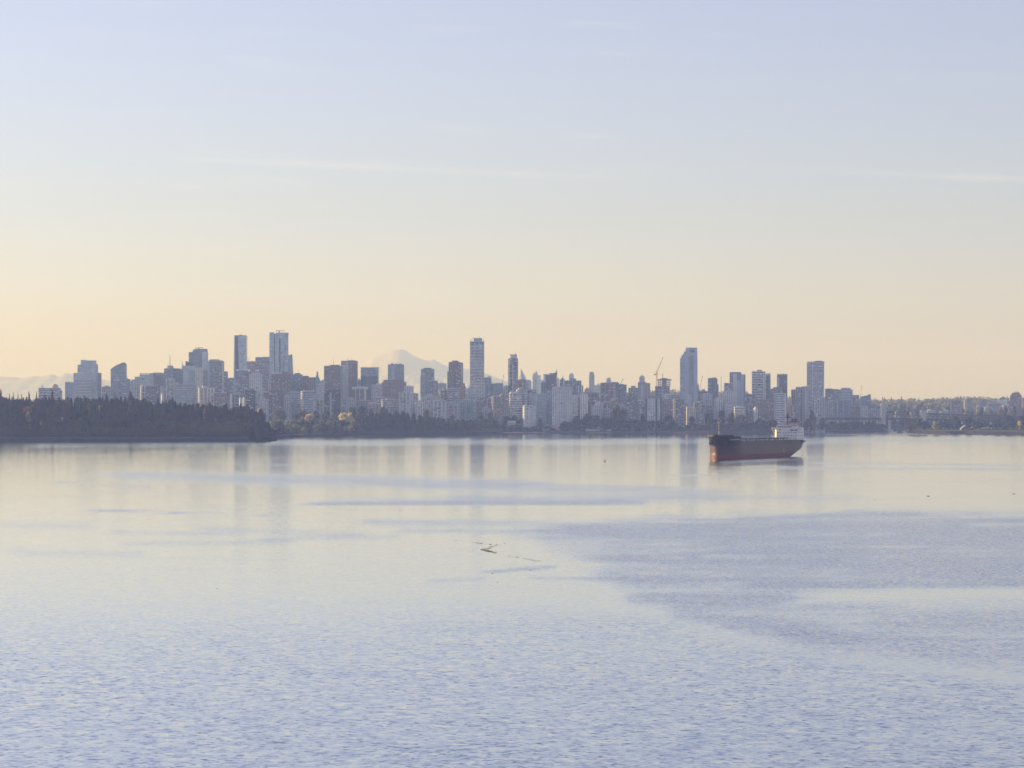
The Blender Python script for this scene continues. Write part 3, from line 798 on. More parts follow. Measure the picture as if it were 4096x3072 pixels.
B(1264,1297,1598,5900,'balcony','cream','gdark','cream low apartment block left of the black tower foot', rot=-5, **MID)
B(1362,1425,1598,5950,'slab','grey','gdark','low grey slab right of the black tower, above the wide yellow tree', rot=-3, **LR)
B(1425,1490,1603,5980,'ribbon','pink','gdark','low pinkish block beneath the white overhanging roof slab', rot=-3, pent=[(1440,1462,1598)], **LR)
B(1552,1616,1459,6400,'glass','slate','gteal','square grey blue tower with a roof garden of small trees', rot=-4, pent=[(1564,1571,1453,'dark'),(1578,1590,1455,'dark'),(1596,1603,1454,'dark')], strips=[(1565,1579,1462,'bluegrey')], roof=False)
B(1530,1620,1530,6050,'balcony','brown','gdark','dark terraced tower with planted balconies below the roof garden tower', rot=-4, blocks=[(1536,1612,1521,1)], pent=[(1539,1552,1519)])
B(1597,1641,1569,5850,'balcony','pale','gdark','pale tower with stacked balconies below the dark terraced tower', rot=-3, balc=[(1600,1606),(1628,1636)])
B(1617,1654,1547,5960,'slab','pale','gdark','pale narrow tower with a thin roof mast, right of the terraced tower', rot=-5, pent=[(1620,1650,1544)], mast=(1637,1536))
B(1653,1673,1576,5980,'slab','grey','gdark','small grey block with a stepped top between the mast tower and the shining blue tower', rot=-4, pent=[(1654,1672,1574)], **MID)
B(1525,1598,1600,5880,'ribbon','grey','gdark','wide grey block with ledges behind the dark park trees', rot=6, balc=['l'], **MID)
B(1684,1735,1478,6300,'glass','slate','gteal','blue green tower with clipped corners and a shining right edge', rot=-3, blocks=[(1682,1700,1504,2)], pent=[(1694,1724,1471,'slate'),(1687,1733,1475)], strips=[(1700,1712,1480,'gblue'),(1727,1731,1510,'white')])
B(1717,1751,1526,6100,'grid','slate','gdark','slate tower with an arched crown right of the clipped corner tower', rot=-3, pent=[(1724,1746,1522)])
B(1752,1786,1535,6150,'slab','pale','gdark','pale tower with a gabled roof block, left of the dark stepped tower', rot=-3, pent=[(1760,1773,1530),(1770,1784,1533)])
B(1795,1849,1452,6250,'grid','brown','gdark','dark stepped tower with a raised roof block, right of the pale gabled one', rot=-4, blocks=[(1790,1812,1487,2)], pent=[(1808,1831,1442),(1796,1840,1447)], strips=[(1817,1823,1500,'gdark'),(1844,1848,1456,'bluegrey')])
B(1837,1863,1546,6050,'slab','brick','gdark','reddish block with small roof chimneys at the foot of the stepped dark tower', rot=-3, pent=[(1851,1860,1533)], **MID)
B(1755,1790,1564,5980,'balcony','slate','gdark','slate block with a bright balcony corner below the gabled pale tower', rot=12, balc=['l'], **MID)
B(1788,1838,1556,5950,'ribbon','grey','gdark','banded grey block in front of the stepped dark tower', rot=-4, strips=[(1814,1818,1556,'dark')], **MID)
B(1863,1882,1557,6000,'slab','pale','gdark','slim pale block just left of the slender banded skyscraper', rot=-4, pent=[(1874,1881,1545)], **MID)
B(1682,1752,1585,5900,'slab','grey','gdark','wide grey slab with small windows below the slate arched crown tower', rot=-4, **MID)
B(1735,1785,1604,5850,'balcony','pale','gdark','pale slab with stacked round balconies above the park trees', rot=-3, balc=[(1762,1772),(1774,1784)], **MID)
# slender banded skyscraper
r, U, Z, d, zt, a, b = B(1881,1936,1367,6000,'thinband','bluegrey','gdark','slender skyscraper striped with wavy white balconies from top to bottom', rot=-2, k=.7, pent=[(1895,1927,1352,'bluegrey')], roof=False, strips=[(1924,1926,1366,'pale')])
MB().box(U(1881),U(1891),0,1.2,Z(1361),Z(1359)).box(U(1927),U(1936),0,1.2,Z(1361),Z(1359)).box(U(1881),U(1882),0,1.2,zt,Z(1359)).box(U(1935),U(1936),0,1.2,zt,Z(1359)).build('roof_frame', wall('dark'), r, stuff=True)
MB().bar((U(1892),d*.3,Z(1358)),(U(1892),d*.3,Z(1348)),.5).box(U(1887),U(1893),d*.3-.3,d*.3+.3,Z(1349),Z(1348)).bar((U(1918),d*.3,Z(1353)),(U(1918),d*.3,Z(1348.6)),.4).box(U(1914),U(1921),d*.3-.3,d*.3+.3,Z(1349.3),Z(1348.5)).build('roof_crane', wall('brick'), r)
fb = MB(); n = int((zt - 10) / 3.2)
for i in range(n):
    z = 6 + i * 3.2; o = 1.2 * math.sin(i * .55)
    fb.box(a - .9, b + 1.3 * (i % 2) + .6, -1.9 - .5 * math.sin(i * 1.1), 1, z, z + 1.15)
fb.build('balconies', wall('white'), r, stuff=True)
B(1936,1964,1513,6120,'slab','slate','gdark','dark narrow tower attached to the right of the slender banded skyscraper', rot=-4, strips=[(1937,1941,1530,'pale')], pent=[(1936,1945,1511)])
B(1961,2014,1535,6150,'sheer','bluegrey','gblue','wide blue glass block under a distant thin crane', rot=-3, pent=[(1984,2006,1531,'pale')], **OT)
B(2014,2032,1547,6250,'slab','pale','gdark','small pale block left of the round tower foot', rot=-3, **MID)
# round tower
r, U, Z, d, zt, a, b = B(2032,2072,1434,6150,'ribs','slate','gdark','round dark tower with pale vertical lines and a drum crown with a mast', rot=0, k=1, round_=True, pent=[])
q = 6150 / FPX
MB().circ(0,d/2,16*q,16*q,zt-1,Z(1419),24).build('drum_crown', wall('pale'), r, smooth=False)
MB().circ(0,d/2,16.6*q,16.6*q,Z(1419.5),Z(1417.5),24).bar((11*q,d/2,Z(1419)),(11*q,d/2,Z(1404)),.5,4,.15).build('crown_ring', wall('dark'), r)
MB().box(U(2050),U(2053),-.8,2,0,Z(1456)).build('wall_strip', wall('white'), r)
MB().box(U(2033),U(2071),-.2,d,Z(1514),Z(1512)).build('floor_ledge', wall('pale'), r)
B(2058,2103,1522,6000,'slab','brown','gdark','dark block with a flat raised centre right of the round tower', rot=-4, pent=[(2075,2101,1517,'dark')])
r, U, Z, d, zt, a, b = B(2100,2126,1527,6080,'sheer','bluegrey','gsky','blue block with a quarter round roof beside the dark raised centre block', rot=-2, pent=[], roof=False, **OT)
MB().profile([(a,zt-.5),(b,zt-.5),(b-.6,Z(1524)),(b-2.5,Z(1521)),(b-5,Z(1519)),(a,Z(1519))],0,d).build('curved_roof', glass('gsky'), r)
B(1968,2000,1588,5850,'balcony','brown','gdark','brown tower with sunlit balconies down its left edge, left of its taller brown neighbour', rot=14, balc=['l'], pent=[])
B(1996,2036,1582,5860,'slab','brown','gdark','taller brown tower with sunlit balconies down its left edge, beside the white banded slab', rot=13, balc=['l'], pent=[(2008,2024,1576,'brown')])
B(2036,2106,1574,5900,'ribbon','white','gdark','wide slab striped by white bands, topped by a pale set back roof block', rot=5, pent=[(2043,2098,1566,'pale'),(2069,2100,1557,'pale'),(2076,2098,1551,'grey')], strips=[(2089,2098,1577,'dark')], roof=False)
B(1882,1908,1604,5880,'ribbon','teal','gteal','green tinted low tower with pale bands beneath the slender banded skyscraper', rot=-6, pent=[])
B(1908,1948,1590,5890,'slab','brown','gdark','brownish slab behind the pinkish autumn tree', rot=-4, pent=[(1912,1944,1588)], **MID)
B(1946,1970,1593,5920,'balcony','grey','gdark','grey balcony tower between the brownish slab and the brown towers', rot=8, balc=['l'])
B(1840,1884,1600,5900,'slab','teal','gdark','green grey slab left of the green tinted banded tower', rot=-4, **MID)
B(1786,1842,1612,5880,'slab','grey','gdark','low grey slab with rows of windows above the darkest park trees', rot=-5, balc=[(1826,1836)], **MID)
# sunlit striped white tower on the shore
B(2091,2140,1624,5790,'slab','pale','gdark','white tower on the beach with a brightly sunlit left face and striped balconies', rot=11, k=.9, balc=['l','r',(2113,2119)], pent=[(2104,2110,1620,'white')])
B(2110,2145,1562,6000,'grid','slate','gdark','blueish dark tower right of the set back roof block', rot=-4, pent=[(2110,2143,1558,'dark')])
B(2129,2186,1577,5950,'grid','teal','gteal','wide greenish gridded block left of the big white slab', rot=-4, pent=[(2133,2180,1574,'grey')])
B(2184,2211,1567,5980,'slab','grey','gdark','grey flank tower touching the left of the big white slab', rot=-4, pent=[(2186,2209,1558,'dark')])
B(2209,2287,1549,5800,'slab','pale','gdark','big plain white slab dotted with small windows, widest front on the shore', rot=-4, k=.3, pent=[(2238,2266,1541,'dark'),(2215,2284,1546,'pale')], strips=[(2229,2231,1552,'pale'),(2257,2259,1552,'grey')], roof=False)
B(2165,2183,1530,6250,'slab','brown','gdark','narrow brown block left of the spiked dark tower', rot=-3)
r, U, Z, d, zt, a, b = B(2182,2228,1500,6300,'sheer','slate','gdark','dark tower whose roof rises to a spike on the right', rot=-3, pent=[(2197,2222,1492)], roof=False, **OT)
MB().profile([(U(2213),zt-1),(U(2228),zt-1),(U(2228),Z(1484))],1,d*.5).build('roof_wedge', glass('gdark'), r)
MB().bar((U(2226.5),d*.2,zt),(U(2226.5),d*.2,Z(1469)),.7,4,.2).bar((U(2219),d*.2,Z(1492)),(U(2227),d*.2,Z(1480)),.5).build('spike', wall('dark'), r)
r, U, Z, d, zt, a, b = B(2238,2253,1520,6350,'sheer','slate','gdark','smaller dark tower with a matching roof spike, right of the spiked one', rot=-3, k=1, pent=[], roof=False, **OT)
MB().profile([(U(2239),zt-1),(U(2253),zt-1),(U(2253),Z(1505)),(U(2247),Z(1513))],1,d*.5).build('roof_wedge', glass('gdark'), r)
MB().bar((U(2251.5),d*.2,zt),(U(2251.5),d*.2,Z(1496)),.6,4,.2).build('spike', wall('dark'), r)
B(2259,2324,1524,6080,'balcony','slate','gdark','broad dark tower with pale balcony specks behind the big white slab', rot=-3, pent=[(2282,2303,1514,'slate')], strips=[(2312,2318,1540,'pale')])
B(2323,2333,1545,6120,'slab','pale','gdark','thin pale edge tower at the right of the broad dark speckled tower', rot=12)
B(2289,2310,1583,5880,'slab','white','gdark','narrow white tower with a column of windows, right of the big white slab', rot=-5, pent=[])
B(2309,2323,1590,5930,'grid','slate','gdark','slate recess block between two white window columns', rot=-3, pent=[], **MID)
B(2321,2351,1576,5870,'slab','white','gdark','white tower with two columns of windows and a dark roof block', rot=-7, pent=[(2333,2349,1569,'dark')])
B(2350,2394,1573,5960,'balcony','brown','gdark','brown slab with recessed balconies right of the two column white tower', rot=-5, pent=[(2352,2386,1568)])
B(2336,2366,1557,6200,'slab','cream','gdark','cream block with a stepped roof behind the brown recessed slab', rot=8, pent=[(2344,2354,1550)], **MID)
B(2403,2474,1534,6050,'balcony','brown','gdark','wide brown tower with a sunlit balcony column near its right side', rot=-3, balc=[(2454,2463)], pent=[(2405,2430,1530),(2444,2472,1528,'slate')])
r, U, Z, d, zt, a, b = B(2473,2506,1540,6080,'grid','slate','gdark','slate tower with a small roof crane right of the wide brown tower', rot=-4, pent=[(2474,2492,1536)])
MB().bar((U(2480),d*.3,Z(1536)),(U(2491),d*.3,Z(1518)),.55).box(U(2488),U(2493),d*.3-.8,d*.3+.8,Z(1519),Z(1516)).build('roof_crane', wall('dark'), r)
B(2514,2553,1553,6150,'slab','slate','gdark','slate block with a raised square roof, left of the pale capped distant tower', rot=-4, pent=[(2524,2541,1543)])
B(2552,2598,1534,6100,'slab','grey','gdark','square shouldered grey tower under a pale distant capped tower', rot=-4, blocks=[(2552,2584,1530,1)], pent=[(2556,2580,1527)])
B(2508,2547,1585,5830,'balcony','dark','gdark','dark front tower with side balconies near the orange tree', rot=-5, pent=[(2516,2534,1577,'black')])
B(2583,2648,1596,5800,'slab','pale','gdark','grey front tower framed by black vertical shafts and a dark flat roof', rot=-3, strips=[(2583,2589,1594,'black'),(2622,2629,1594,'black'),(2641,2648,1594,'black')], pent=[(2594,2640,1586,'dark')], roof=False)
B(2657,2717,1580,6000,'ribbon','pale','gdark','pale banded tower with a broken top, left of the tall stepped tower', rot=7, balc=['l'], pent=[(2664,2700,1575)])
# tower under construction
r, U, Z, d, zt, a, b = B(2621,2679,1546,6200,'grid','slate','gdark','tower under construction with an open concrete frame and reddish forms on top', rot=-3, pent=[], roof=False)
f = MB()
for px in (2633,2640,2648,2664,2671,2678): f.box(U(px)-.6,U(px)+.6,1,2.2,zt,Z(1516)); f.box(U(px)-.6,U(px)+.6,d-2.2,d-1,zt,Z(1516))
for yy in (1538,1529,1521): f.box(U(2632),U(2680),.6,d-.6,Z(yy)-.4,Z(yy)+.4)
f.build('open_frame', wall('grey'), r)
MB().box(U(2649),U(2663),3,d-3,zt,Z(1512)).build('lift_core', wall('brown'), r)
MB().box(U(2629),U(2684),0,d,Z(1521),Z(1517)).box(U(2640),U(2672),.5,d-.5,Z(1517),Z(1514)).build('formwork', wall('brick'), r)
MB().box(U(2649),U(2651),d*.4,d*.5,Z(1513),Z(1494)).build('mast', wall('black'), r)
# the tall stepped tower
r, U, Z, d, zt, a, b = B(2721,2788,1434,5950,'grid','bluegrey','gblue','tall pale blue tower stepping up at its left shoulder to a blank sign wall', rot=-2, k=.6,
  blocks=[(2726,2788,1423,.3),(2732,2788,1416,.4),(2737,2788,1407,.5),(2742,2788,1400,.6,'sheer','bluegrey','gsky')], pent=[(2743,2788,1390,'bluegrey')], roof=False, fins=('l',1428,1560,2.4,9),
  strips=[(2729,2730,1436,'pale'),(2737,2738,1436,'pale'),(2752,2753,1423,'white'),(2766,2774,1424,'gblue'),(2775,2788,1392,'bluegrey')])
f = MB()
for (x_, y_) in [(0, 0)]: pass
for i in range(30):
    for j in range(3):
        yy = 1428 + i * 5
        f.box(U(2754 + j * 4 + (i % 3)), U(2756.2 + j * 4 + (i % 3)), -1.0, .1, Z(yy + 3), Z(yy))
f.build('windows', glass('gdark'), r, stuff=True)
f = MB().box(U(2760),U(2778),-2.1,-1.5,Z(1409),Z(1401)); f.build('sign_panel', glass('gdark'), r)
f = MB()
for i in range(7): f.box(U(2760+i*3),U(2762.2+i*3),-2.1,-1.5,Z(1398),Z(1395))
f.build('sign_letters', glass('gdark'), r)
B(2787,2795,1541,6150,'slab','slate','gdark','thin slate block at the right flank of the tall stepped tower', rot=-3, **MID)
B(2795,2833,1566,6100,'ribbon','brown','gdark','brown banded block with a square roof room, right of the tall stepped tower', rot=-3, pent=[(2806,2819,1557,'slate')], mast=(2818,1548), **MID)
B(2832,2868,1516,6200,'grid','slate','gdark','slate tower with a sunlit roof screen and a side of balconies', rot=-3, pent=[(2833,2856,1511,'cream'),(2846,2865,1510,'slate')], blocks=[(2862,2873,1539,2)], fins=None, roof=False)
B(2898,2931,1534,6050,'balcony','slate','gdark','slate tower with stubby balconies left of the broad twin step tower', rot=-3, balc=[(2898,2902)], pent=[])
r, U, Z, d, zt, a, b = B(2891,2932,1566,5980,'slab','pale','gdark','pale slab with a slanting glass roof below the stubby balcony tower', rot=-3, pent=[], roof=False)
MB().profile([(U(2893),zt-.5),(U(2928),zt-.5),(U(2921),Z(1553)),(U(2900),Z(1556))],1,d).build('glass_roof', glass('gteal'), r)
B(2919,2979,1499,6100,'grid','slate','gdark','broad tower with a dark left half and a lower right step', rot=-3, blocks=[(2919,2963,1490,1)], strips=[(2932,2948,1494,'pale'),(2948,2962,1520,'bluegrey'),(2963,2976,1499,'bluegrey')], pent=[(2921,2962,1488)], fins=('r',1502,1560,1.6,6), roof=False)
B(2980,3021,1581,5950,'slab','dark','gdark','dark block with a flat cap before the white banded office tower', rot=-4, pent=[(2991,3018,1577,'dark')])
B(2976,2994,1572,6250,'slab','pale','gdark','pale little block peeping between the twin step tower and the dark flat cap block', rot=4, **MID)
B(3008,3062,1487,6150,'ribbon','white','gdark','office tower with close white bands and a small square roof room', rot=-9, k=.4, pent=[(3028,3045,1479,'grey')], strips=[(3053,3056,1488,'white')], **OT)
B(3061,3080,1502,6200,'balcony','slate','gdark','slim slate tower with balconies touching the right of the white banded office', rot=-4, pent=[(3063,3078,1495,'slate')], fins=('r',1506,1552,4,7))
B(2694,2736,1599,5820,'balcony','dark','gdark','dark front tower with a dotted sunlit left edge below the tall stepped tower', rot=10, balc=['l'], pent=[(2701,2723,1593,'dark')])
B(2740,2771,1577,5950,'slab','slate','gdark','slate slab covering the foot of the tall stepped tower', rot=-4, pent=[(2744,2766,1574)])
B(2745,2782,1630,5830,'slab','cream','gdark','low cream tower with a sunlit left edge and a flat white roof', rot=11, pent=[(2750,2778,1627,'white')], **MID)
B(2813,2849,1577,5980,'slab','bluegrey','gdark','grey blue slab below the brown banded block', rot=-3, strips=[(2814,2818,1577,'pale')])
B(2857,2893,1596,5930,'slab','pale','gdark','pale slab with faint windows left of the slanting glass roof', rot=-4, strips=[(2870,2876,1596,'white')])
B(2936,2979,1630,5850,'ribbon','white','gdark','low white terraced building among trees behind the ship foremast', rot=8, pent=[(2950,2972,1624,'white')], **LR)
B(3014,3030,1634,5830,'slab','white','gdark','short white tower with sunlit face left of the wide dark slab', rot=26)
B(3030,3097,1600,5870,'slab','brown','gdark','wide dark slab with many small windows, left of the ship bridge', rot=-3, pent=[(3040,3056,1596),(3066,3090,1597)])
B(3108,3150,1500,6150,'sheer','slate','gdark','plain slate tower with a glazed left corner and thin roof rail', rot=-3, strips=[(3108,3112,1502,'gteal'),(3112,3118,1510,'teal')], frame=(3109,3148,1496), pent=[])
B(3081,3127,1556,6050,'slab','brown','gdark','brown block with a step, below the plain slate tower', rot=-4, blocks=[(3094,3124,1550,1)], pent=[(3112,3124,1548)])
B(3097,3144,1575,5840,'ribbon','white','gdark','front tower with a white banded centre, behind the ship funnel', rot=-2, strips=[(3097,3105,1577,'slate'),(3127,3131,1577,'slate'),(3139,3144,1577,'pale')], balc=[(3096,3099)], pent=[(3108,3126,1563,'slate'),(3116,3121,1560,'dark')], roof=False)
B(3144,3167,1610,5950,'slab','pink','gdark','pinkish low slab right of the white banded front tower', rot=-4, **MID)
B(3165,3184,1560,6000,'slab','slate','gdark','slate narrow tower left of the long grey twin slab', rot=-5, pent=[])
B(3183,3229,1551,5950,'ribs','grey','gdark','grey twin slab with vertical shafts left of the great square tower', rot=-4, blocks=[(3205,3229,1548,1)], strips=[(3204,3207,1552,'gdark'),(3221,3226,1552,'pale')], pent=[(3184,3200,1547),(3206,3226,1545)], roof=False)
B(3228,3296,1450,6100,'grid','pale','gdark','great square tower with a close window grid, tallest on the right', rot=-7, k=.6, pent=[(3258,3288,1443,'slate'),(3230,3294,1446,'grey')], roof=False, fins=('r',1452,1560,3,5.5), **OT)
B(3250,3300,1592,5850,'slab','grey','gdark','grey block with a ragged roof in front of the great square tower', rot=-4, pent=[(3262,3274,1586),(3284,3294,1588)])
B(3301,3333,1557,6570,'slab','dark','gdark','dark block with a crenellated top right of the great square tower', rot=-4, pent=[(3308,3328,1554)])
B(3332,3356,1560,6600,'slab','slate','gdark','slate block between the crenellated block and the flat topped wide tower', rot=-4, pent=[(3334,3353,1556)])
B(3357,3408,1560,6570,'ribbon','bluegrey','gdark','flat topped blue grey tower with a light banded crown', rot=-4, blocks=[(3364,3401,1555,1,'ribbon','pale','gblue')], pent=[(3364,3400,1551,'bluegrey')], roof=False)
B(3340,3406,1602,6520,'ribs','slate','gdark','wide slate slab with vertical lines before the flat topped tower', rot=-3, strips=[(3349,3352,1604,'pale'),(3372,3375,1604,'bluegrey')], pent=[(3356,3364,1597)])
B(3299,3342,1604,6540,'slab','grey','gdark','grey slab right of the ragged roof block near the bridge end', rot=-4)
B(3410,3436,1582,6670,'slab','brown','gdark','brown low tower with a row of roof posts right of the flat topped tower', rot=-4, pent=[(3412,3416,1579),(3421,3425,1579),(3430,3434,1579)], roof=False)
r, U, Z, d, zt, a, b = B(3441,3484,1596,6670,'glass','slate','gblue','end tower whose roof slants up to the right beside a thin crane', rot=-4, pent=[], roof=False)
MB().profile([(a,zt-.5),(b,zt-.5),(b,Z(1579)),(a,Z(1587))],0,d).box(b-6,b,d*.3,d*.7,Z(1580),Z(1577)).build('slanting_roof', glass('gblue'), r)
B(3420,3445,1605,6620,'slab','grey','gdark','low grey tower in front of the slanting roof end tower', rot=-4)
B(3436,3472,1624,6550,'slab','pale','gdark','pale topped low block before the end towers', rot=-4, pent=[(3438,3466,1622,'white')], **MID)
B(3404,3440,1628,6540,'slab','brick','gdark','dull red low block near the start of the bridge', rot=-4, **MID)
B(3484,3541,1622,6670,'slab','slate','gdark','long low slate block ending the city above the bridge', rot=-4, blocks=[(3520,3541,1616,1)], pent=[(3524,3540,1614,'slate')], **MID)
B(3538,3556,1645,6720,'slab','dark','gdark','small dark block behind the first bridge tower', rot=-4, **LR)

# --- very far, pale blue towers
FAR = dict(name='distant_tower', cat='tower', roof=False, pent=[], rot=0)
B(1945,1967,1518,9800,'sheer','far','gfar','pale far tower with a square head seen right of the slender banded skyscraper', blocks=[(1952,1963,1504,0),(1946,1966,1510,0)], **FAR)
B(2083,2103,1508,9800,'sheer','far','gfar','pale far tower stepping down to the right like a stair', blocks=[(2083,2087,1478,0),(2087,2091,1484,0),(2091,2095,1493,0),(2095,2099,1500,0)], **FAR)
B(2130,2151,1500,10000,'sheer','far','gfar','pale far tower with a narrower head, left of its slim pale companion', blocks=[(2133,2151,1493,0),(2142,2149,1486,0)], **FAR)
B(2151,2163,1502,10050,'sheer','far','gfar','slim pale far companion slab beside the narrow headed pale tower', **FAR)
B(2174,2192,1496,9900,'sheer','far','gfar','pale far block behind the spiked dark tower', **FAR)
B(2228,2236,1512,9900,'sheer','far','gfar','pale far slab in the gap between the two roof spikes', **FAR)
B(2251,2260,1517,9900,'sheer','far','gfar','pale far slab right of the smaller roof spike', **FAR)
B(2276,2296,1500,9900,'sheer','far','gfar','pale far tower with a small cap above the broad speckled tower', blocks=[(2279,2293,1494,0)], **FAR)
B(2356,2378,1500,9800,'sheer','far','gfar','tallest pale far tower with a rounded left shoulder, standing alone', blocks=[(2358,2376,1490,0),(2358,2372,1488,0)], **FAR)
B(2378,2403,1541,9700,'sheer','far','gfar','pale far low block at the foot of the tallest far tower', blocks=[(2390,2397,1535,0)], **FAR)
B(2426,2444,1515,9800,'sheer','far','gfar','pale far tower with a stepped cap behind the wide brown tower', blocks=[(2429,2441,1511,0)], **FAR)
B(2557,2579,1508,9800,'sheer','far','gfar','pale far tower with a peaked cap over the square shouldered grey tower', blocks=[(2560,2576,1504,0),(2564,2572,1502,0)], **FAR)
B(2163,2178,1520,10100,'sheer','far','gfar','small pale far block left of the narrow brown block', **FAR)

# --- right: across the creek
HR = dict(rot=-4)
B(3803,3849,1606,7250,'blank','brown','gdark','dark square block with a pale left edge on the far bank beyond the bridge', k=.6, pent=[(3818,3836,1602,'dark')], strips=[(3803,3805,1606,'white'),(3843,3845,1606,'pale')], roof=False, base=20, **OT)
B(3856,3871,1600,7500,'slab','cream','gdark','cream slab with two pale ribs right of the dark square block', strips=[(3857,3858,1602,'white'),(3866,3867,1602,'white')], base=22, rot=8)
B(3869,3886,1596,7480,'slab','slate','gdark','slate tower joined to the right of the cream slab', base=22, pent=[(3872,3882,1592)], **HR)
B(3906,3921,1626,7400,'ribbon','pale','gdark','pale banded low block on the slope right of the cream slab', base=22, rot=6, **MID)
B(3921,3946,1612,7500,'slab','slate','gdark','slate block with a rounded roof hump on the far slope', base=22, pent=[(3924,3945,1603,'slate'),(3928,3941,1598,'slate')], roof=False, **MID)
B(3940,3965,1629,7300,'balcony','pale','gdark','pale terraced block below the rounded hump', base=20, rot=6, **MID)
B(3962,4012,1616,7600,'slab','slate','gdark','long slate hillside block under the white gabled building', base=24, rot=-4, **MID)
r, U, Z, d, zt, a, b = B(3987,4027,1605,7650,'slab','white','gdark','white building with a dark gabled roof on the hillside', base=30, rot=-3, pent=[(3987,3998,1594,'white'),(4007,4026,1597,'white')], roof=False, **LR)
MB().profile([(U(3995),Z(1597)),(U(4027),Z(1597)),(U(4012),Z(1585))],2,d-1).build('gable_roof', wall('brown'), r)
B(4010,4042,1622,7350,'balcony','pale','gdark','pale stepped flats left of the chamfered brick tower', base=20, rot=6, **MID)
r, U, Z, d, zt, a, b = B(4041,4087,1584,7100,'slab','brick','gdark','reddish tower with chamfered shoulders and two roof fins', base=18, rot=-8, pent=[], roof=False)
MB().profile([(a,zt-.5),(b,zt-.5),(b-6,Z(1570)),(a+6,Z(1570))],.2,d-.2).build('chamfered_crown', wall('brick'), r)
MB().profile([(U(4061),Z(1571)),(U(4066),Z(1571)),(U(4061),Z(1563))],d*.2,d*.3).profile([(U(4069),Z(1571)),(U(4074),Z(1571)),(U(4069),Z(1563))],d*.2,d*.3).build('roof_fins', wall('dark'), r)
B(4088,4116,1592,7300,'slab','pink','gdark','pink banded block cut by the edge of the photo', base=20, rot=4)
B(3709,3742,1643,7200,'ribbon','white','gdark','low white building with a window band above the bridge trusses', base=16, rot=4, **LR)
B(3760,3796,1645,7150,'ribbon','pale','gdark','low pale building with a stepped roof left of the dark square block', base=16, rot=4, **LR)
B(3578,3600,1650,7200,'blank','pale','gdark','low building with a sun glinting white roof beyond the first bridge tower', base=16, rot=20, **LR)
B(3640,3664,1650,7250,'blank','grey','gdark','small pale roofed building between the two bridge towers', base=16, rot=14, **LR)

# --- fillers: lower roofs seen between the towers and above the trees
fill = [(1040,1075,1600,'pale'),(1110,1150,1612,'grey'),(1190,1215,1618,'cream'),(1248,1272,1606,'grey'),(1366,1395,1622,'pale'),(1470,1515,1618,'pink'),(1500,1540,1592,'grey'),(1636,1672,1606,'pale'),
 (1660,1690,1612,'white'),(1700,1735,1622,'pink'),(1762,1790,1640,'white'),(1850,1880,1640,'dark'),(1930,1966,1630,'pale'),(1990,2036,1655,'pale'),(2030,2064,1640,'cream'),(2050,2092,1664,'brown'),(2140,2178,1612,'teal'),(2168,2208,1626,'grey'),
 (2290,2330,1640,'grey'),(2332,2368,1644,'pale'),(2366,2402,1622,'pale'),(2384,2412,1612,'white'),(2400,2440,1610,'grey'),(2412,2450,1636,'pale'),(2440,2476,1606,'brown'),(2455,2503,1628,'pink'),(2546,2584,1604,'grey'),(2560,2590,1628,'pale'),
 (2648,2694,1606,'brown'),(2655,2690,1640,'grey'),(2735,2752,1612,'pale'),(2775,2812,1610,'brown'),(2780,2818,1634,'pale'),(2808,2850,1622,'grey'),(2840,2876,1636,'cream'),(2862,2905,1628,'brown'),(2896,2940,1612,'grey'),(2980,3014,1620,'grey'),
 (3000,3034,1646,'pale'),(3120,3166,1634,'grey'),(3160,3200,1622,'brown'),(3206,3250,1622,'grey'),(3300,3345,1640,'slate'),(3380,3420,1634,'slate'),(3470,3520,1640,'grey'),(3330,3372,1650,'pale')]
stn = ['slab','balcony','ribbon','grid']
rr = random.Random(3)
for i, (a, b, yt, wk) in enumerate(fill):
    B(a, b, yt + rr.uniform(-3, 3), (5870 if a < 3290 else 6600) + rr.uniform(0, 140), stn[i % 4], wk, 'gdark', 'lower apartment block wedged in between taller towers behind the shore trees', rot=rr.uniform(-10, 8), group='low blocks filling the gaps between the towers', **MID)

# ---------------------------------------------------------------- trees
LEAF = {'conifer': (.044,.054,.036), 'spruce': (.060,.064,.045), 'green': (.08,.105,.05), 'dark': (.060,.070,.044), 'olive': (.15,.15,.07), 'lime': (.36,.37,.15),
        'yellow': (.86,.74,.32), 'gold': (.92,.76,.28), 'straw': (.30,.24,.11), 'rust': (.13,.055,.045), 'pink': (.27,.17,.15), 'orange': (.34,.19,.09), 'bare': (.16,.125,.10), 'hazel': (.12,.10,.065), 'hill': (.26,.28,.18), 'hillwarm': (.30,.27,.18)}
def leaf(k):
    m = mat('leaf_' + k, LEAF[k], .9, .45, .25, spec=.15, rand=.22, detail=3)
    if 'Translucent BSDF' not in m.node_tree.nodes:      # sunlight passes through the leaves
        n, l = m.node_tree.nodes, m.node_tree.links
        t = n.new('ShaderNodeBsdfTranslucent'); x = n.new('ShaderNodeMixShader')
        x.inputs[0].default_value = .15 if k in ('conifer', 'spruce') else .66
        b = n['Principled BSDF']
        l.new(b.inputs['Base Color'].links[0].from_socket, t.inputs['Color'])
        l.new(b.outputs[0], x.inputs[1]); l.new(t.outputs[0], x.inputs[2])
        l.new(x.outputs[0], n['Material Output'].inputs['Surface'])
    return m
BARK = mat('bark', (.10,.08,.065), .95, .3, .4)

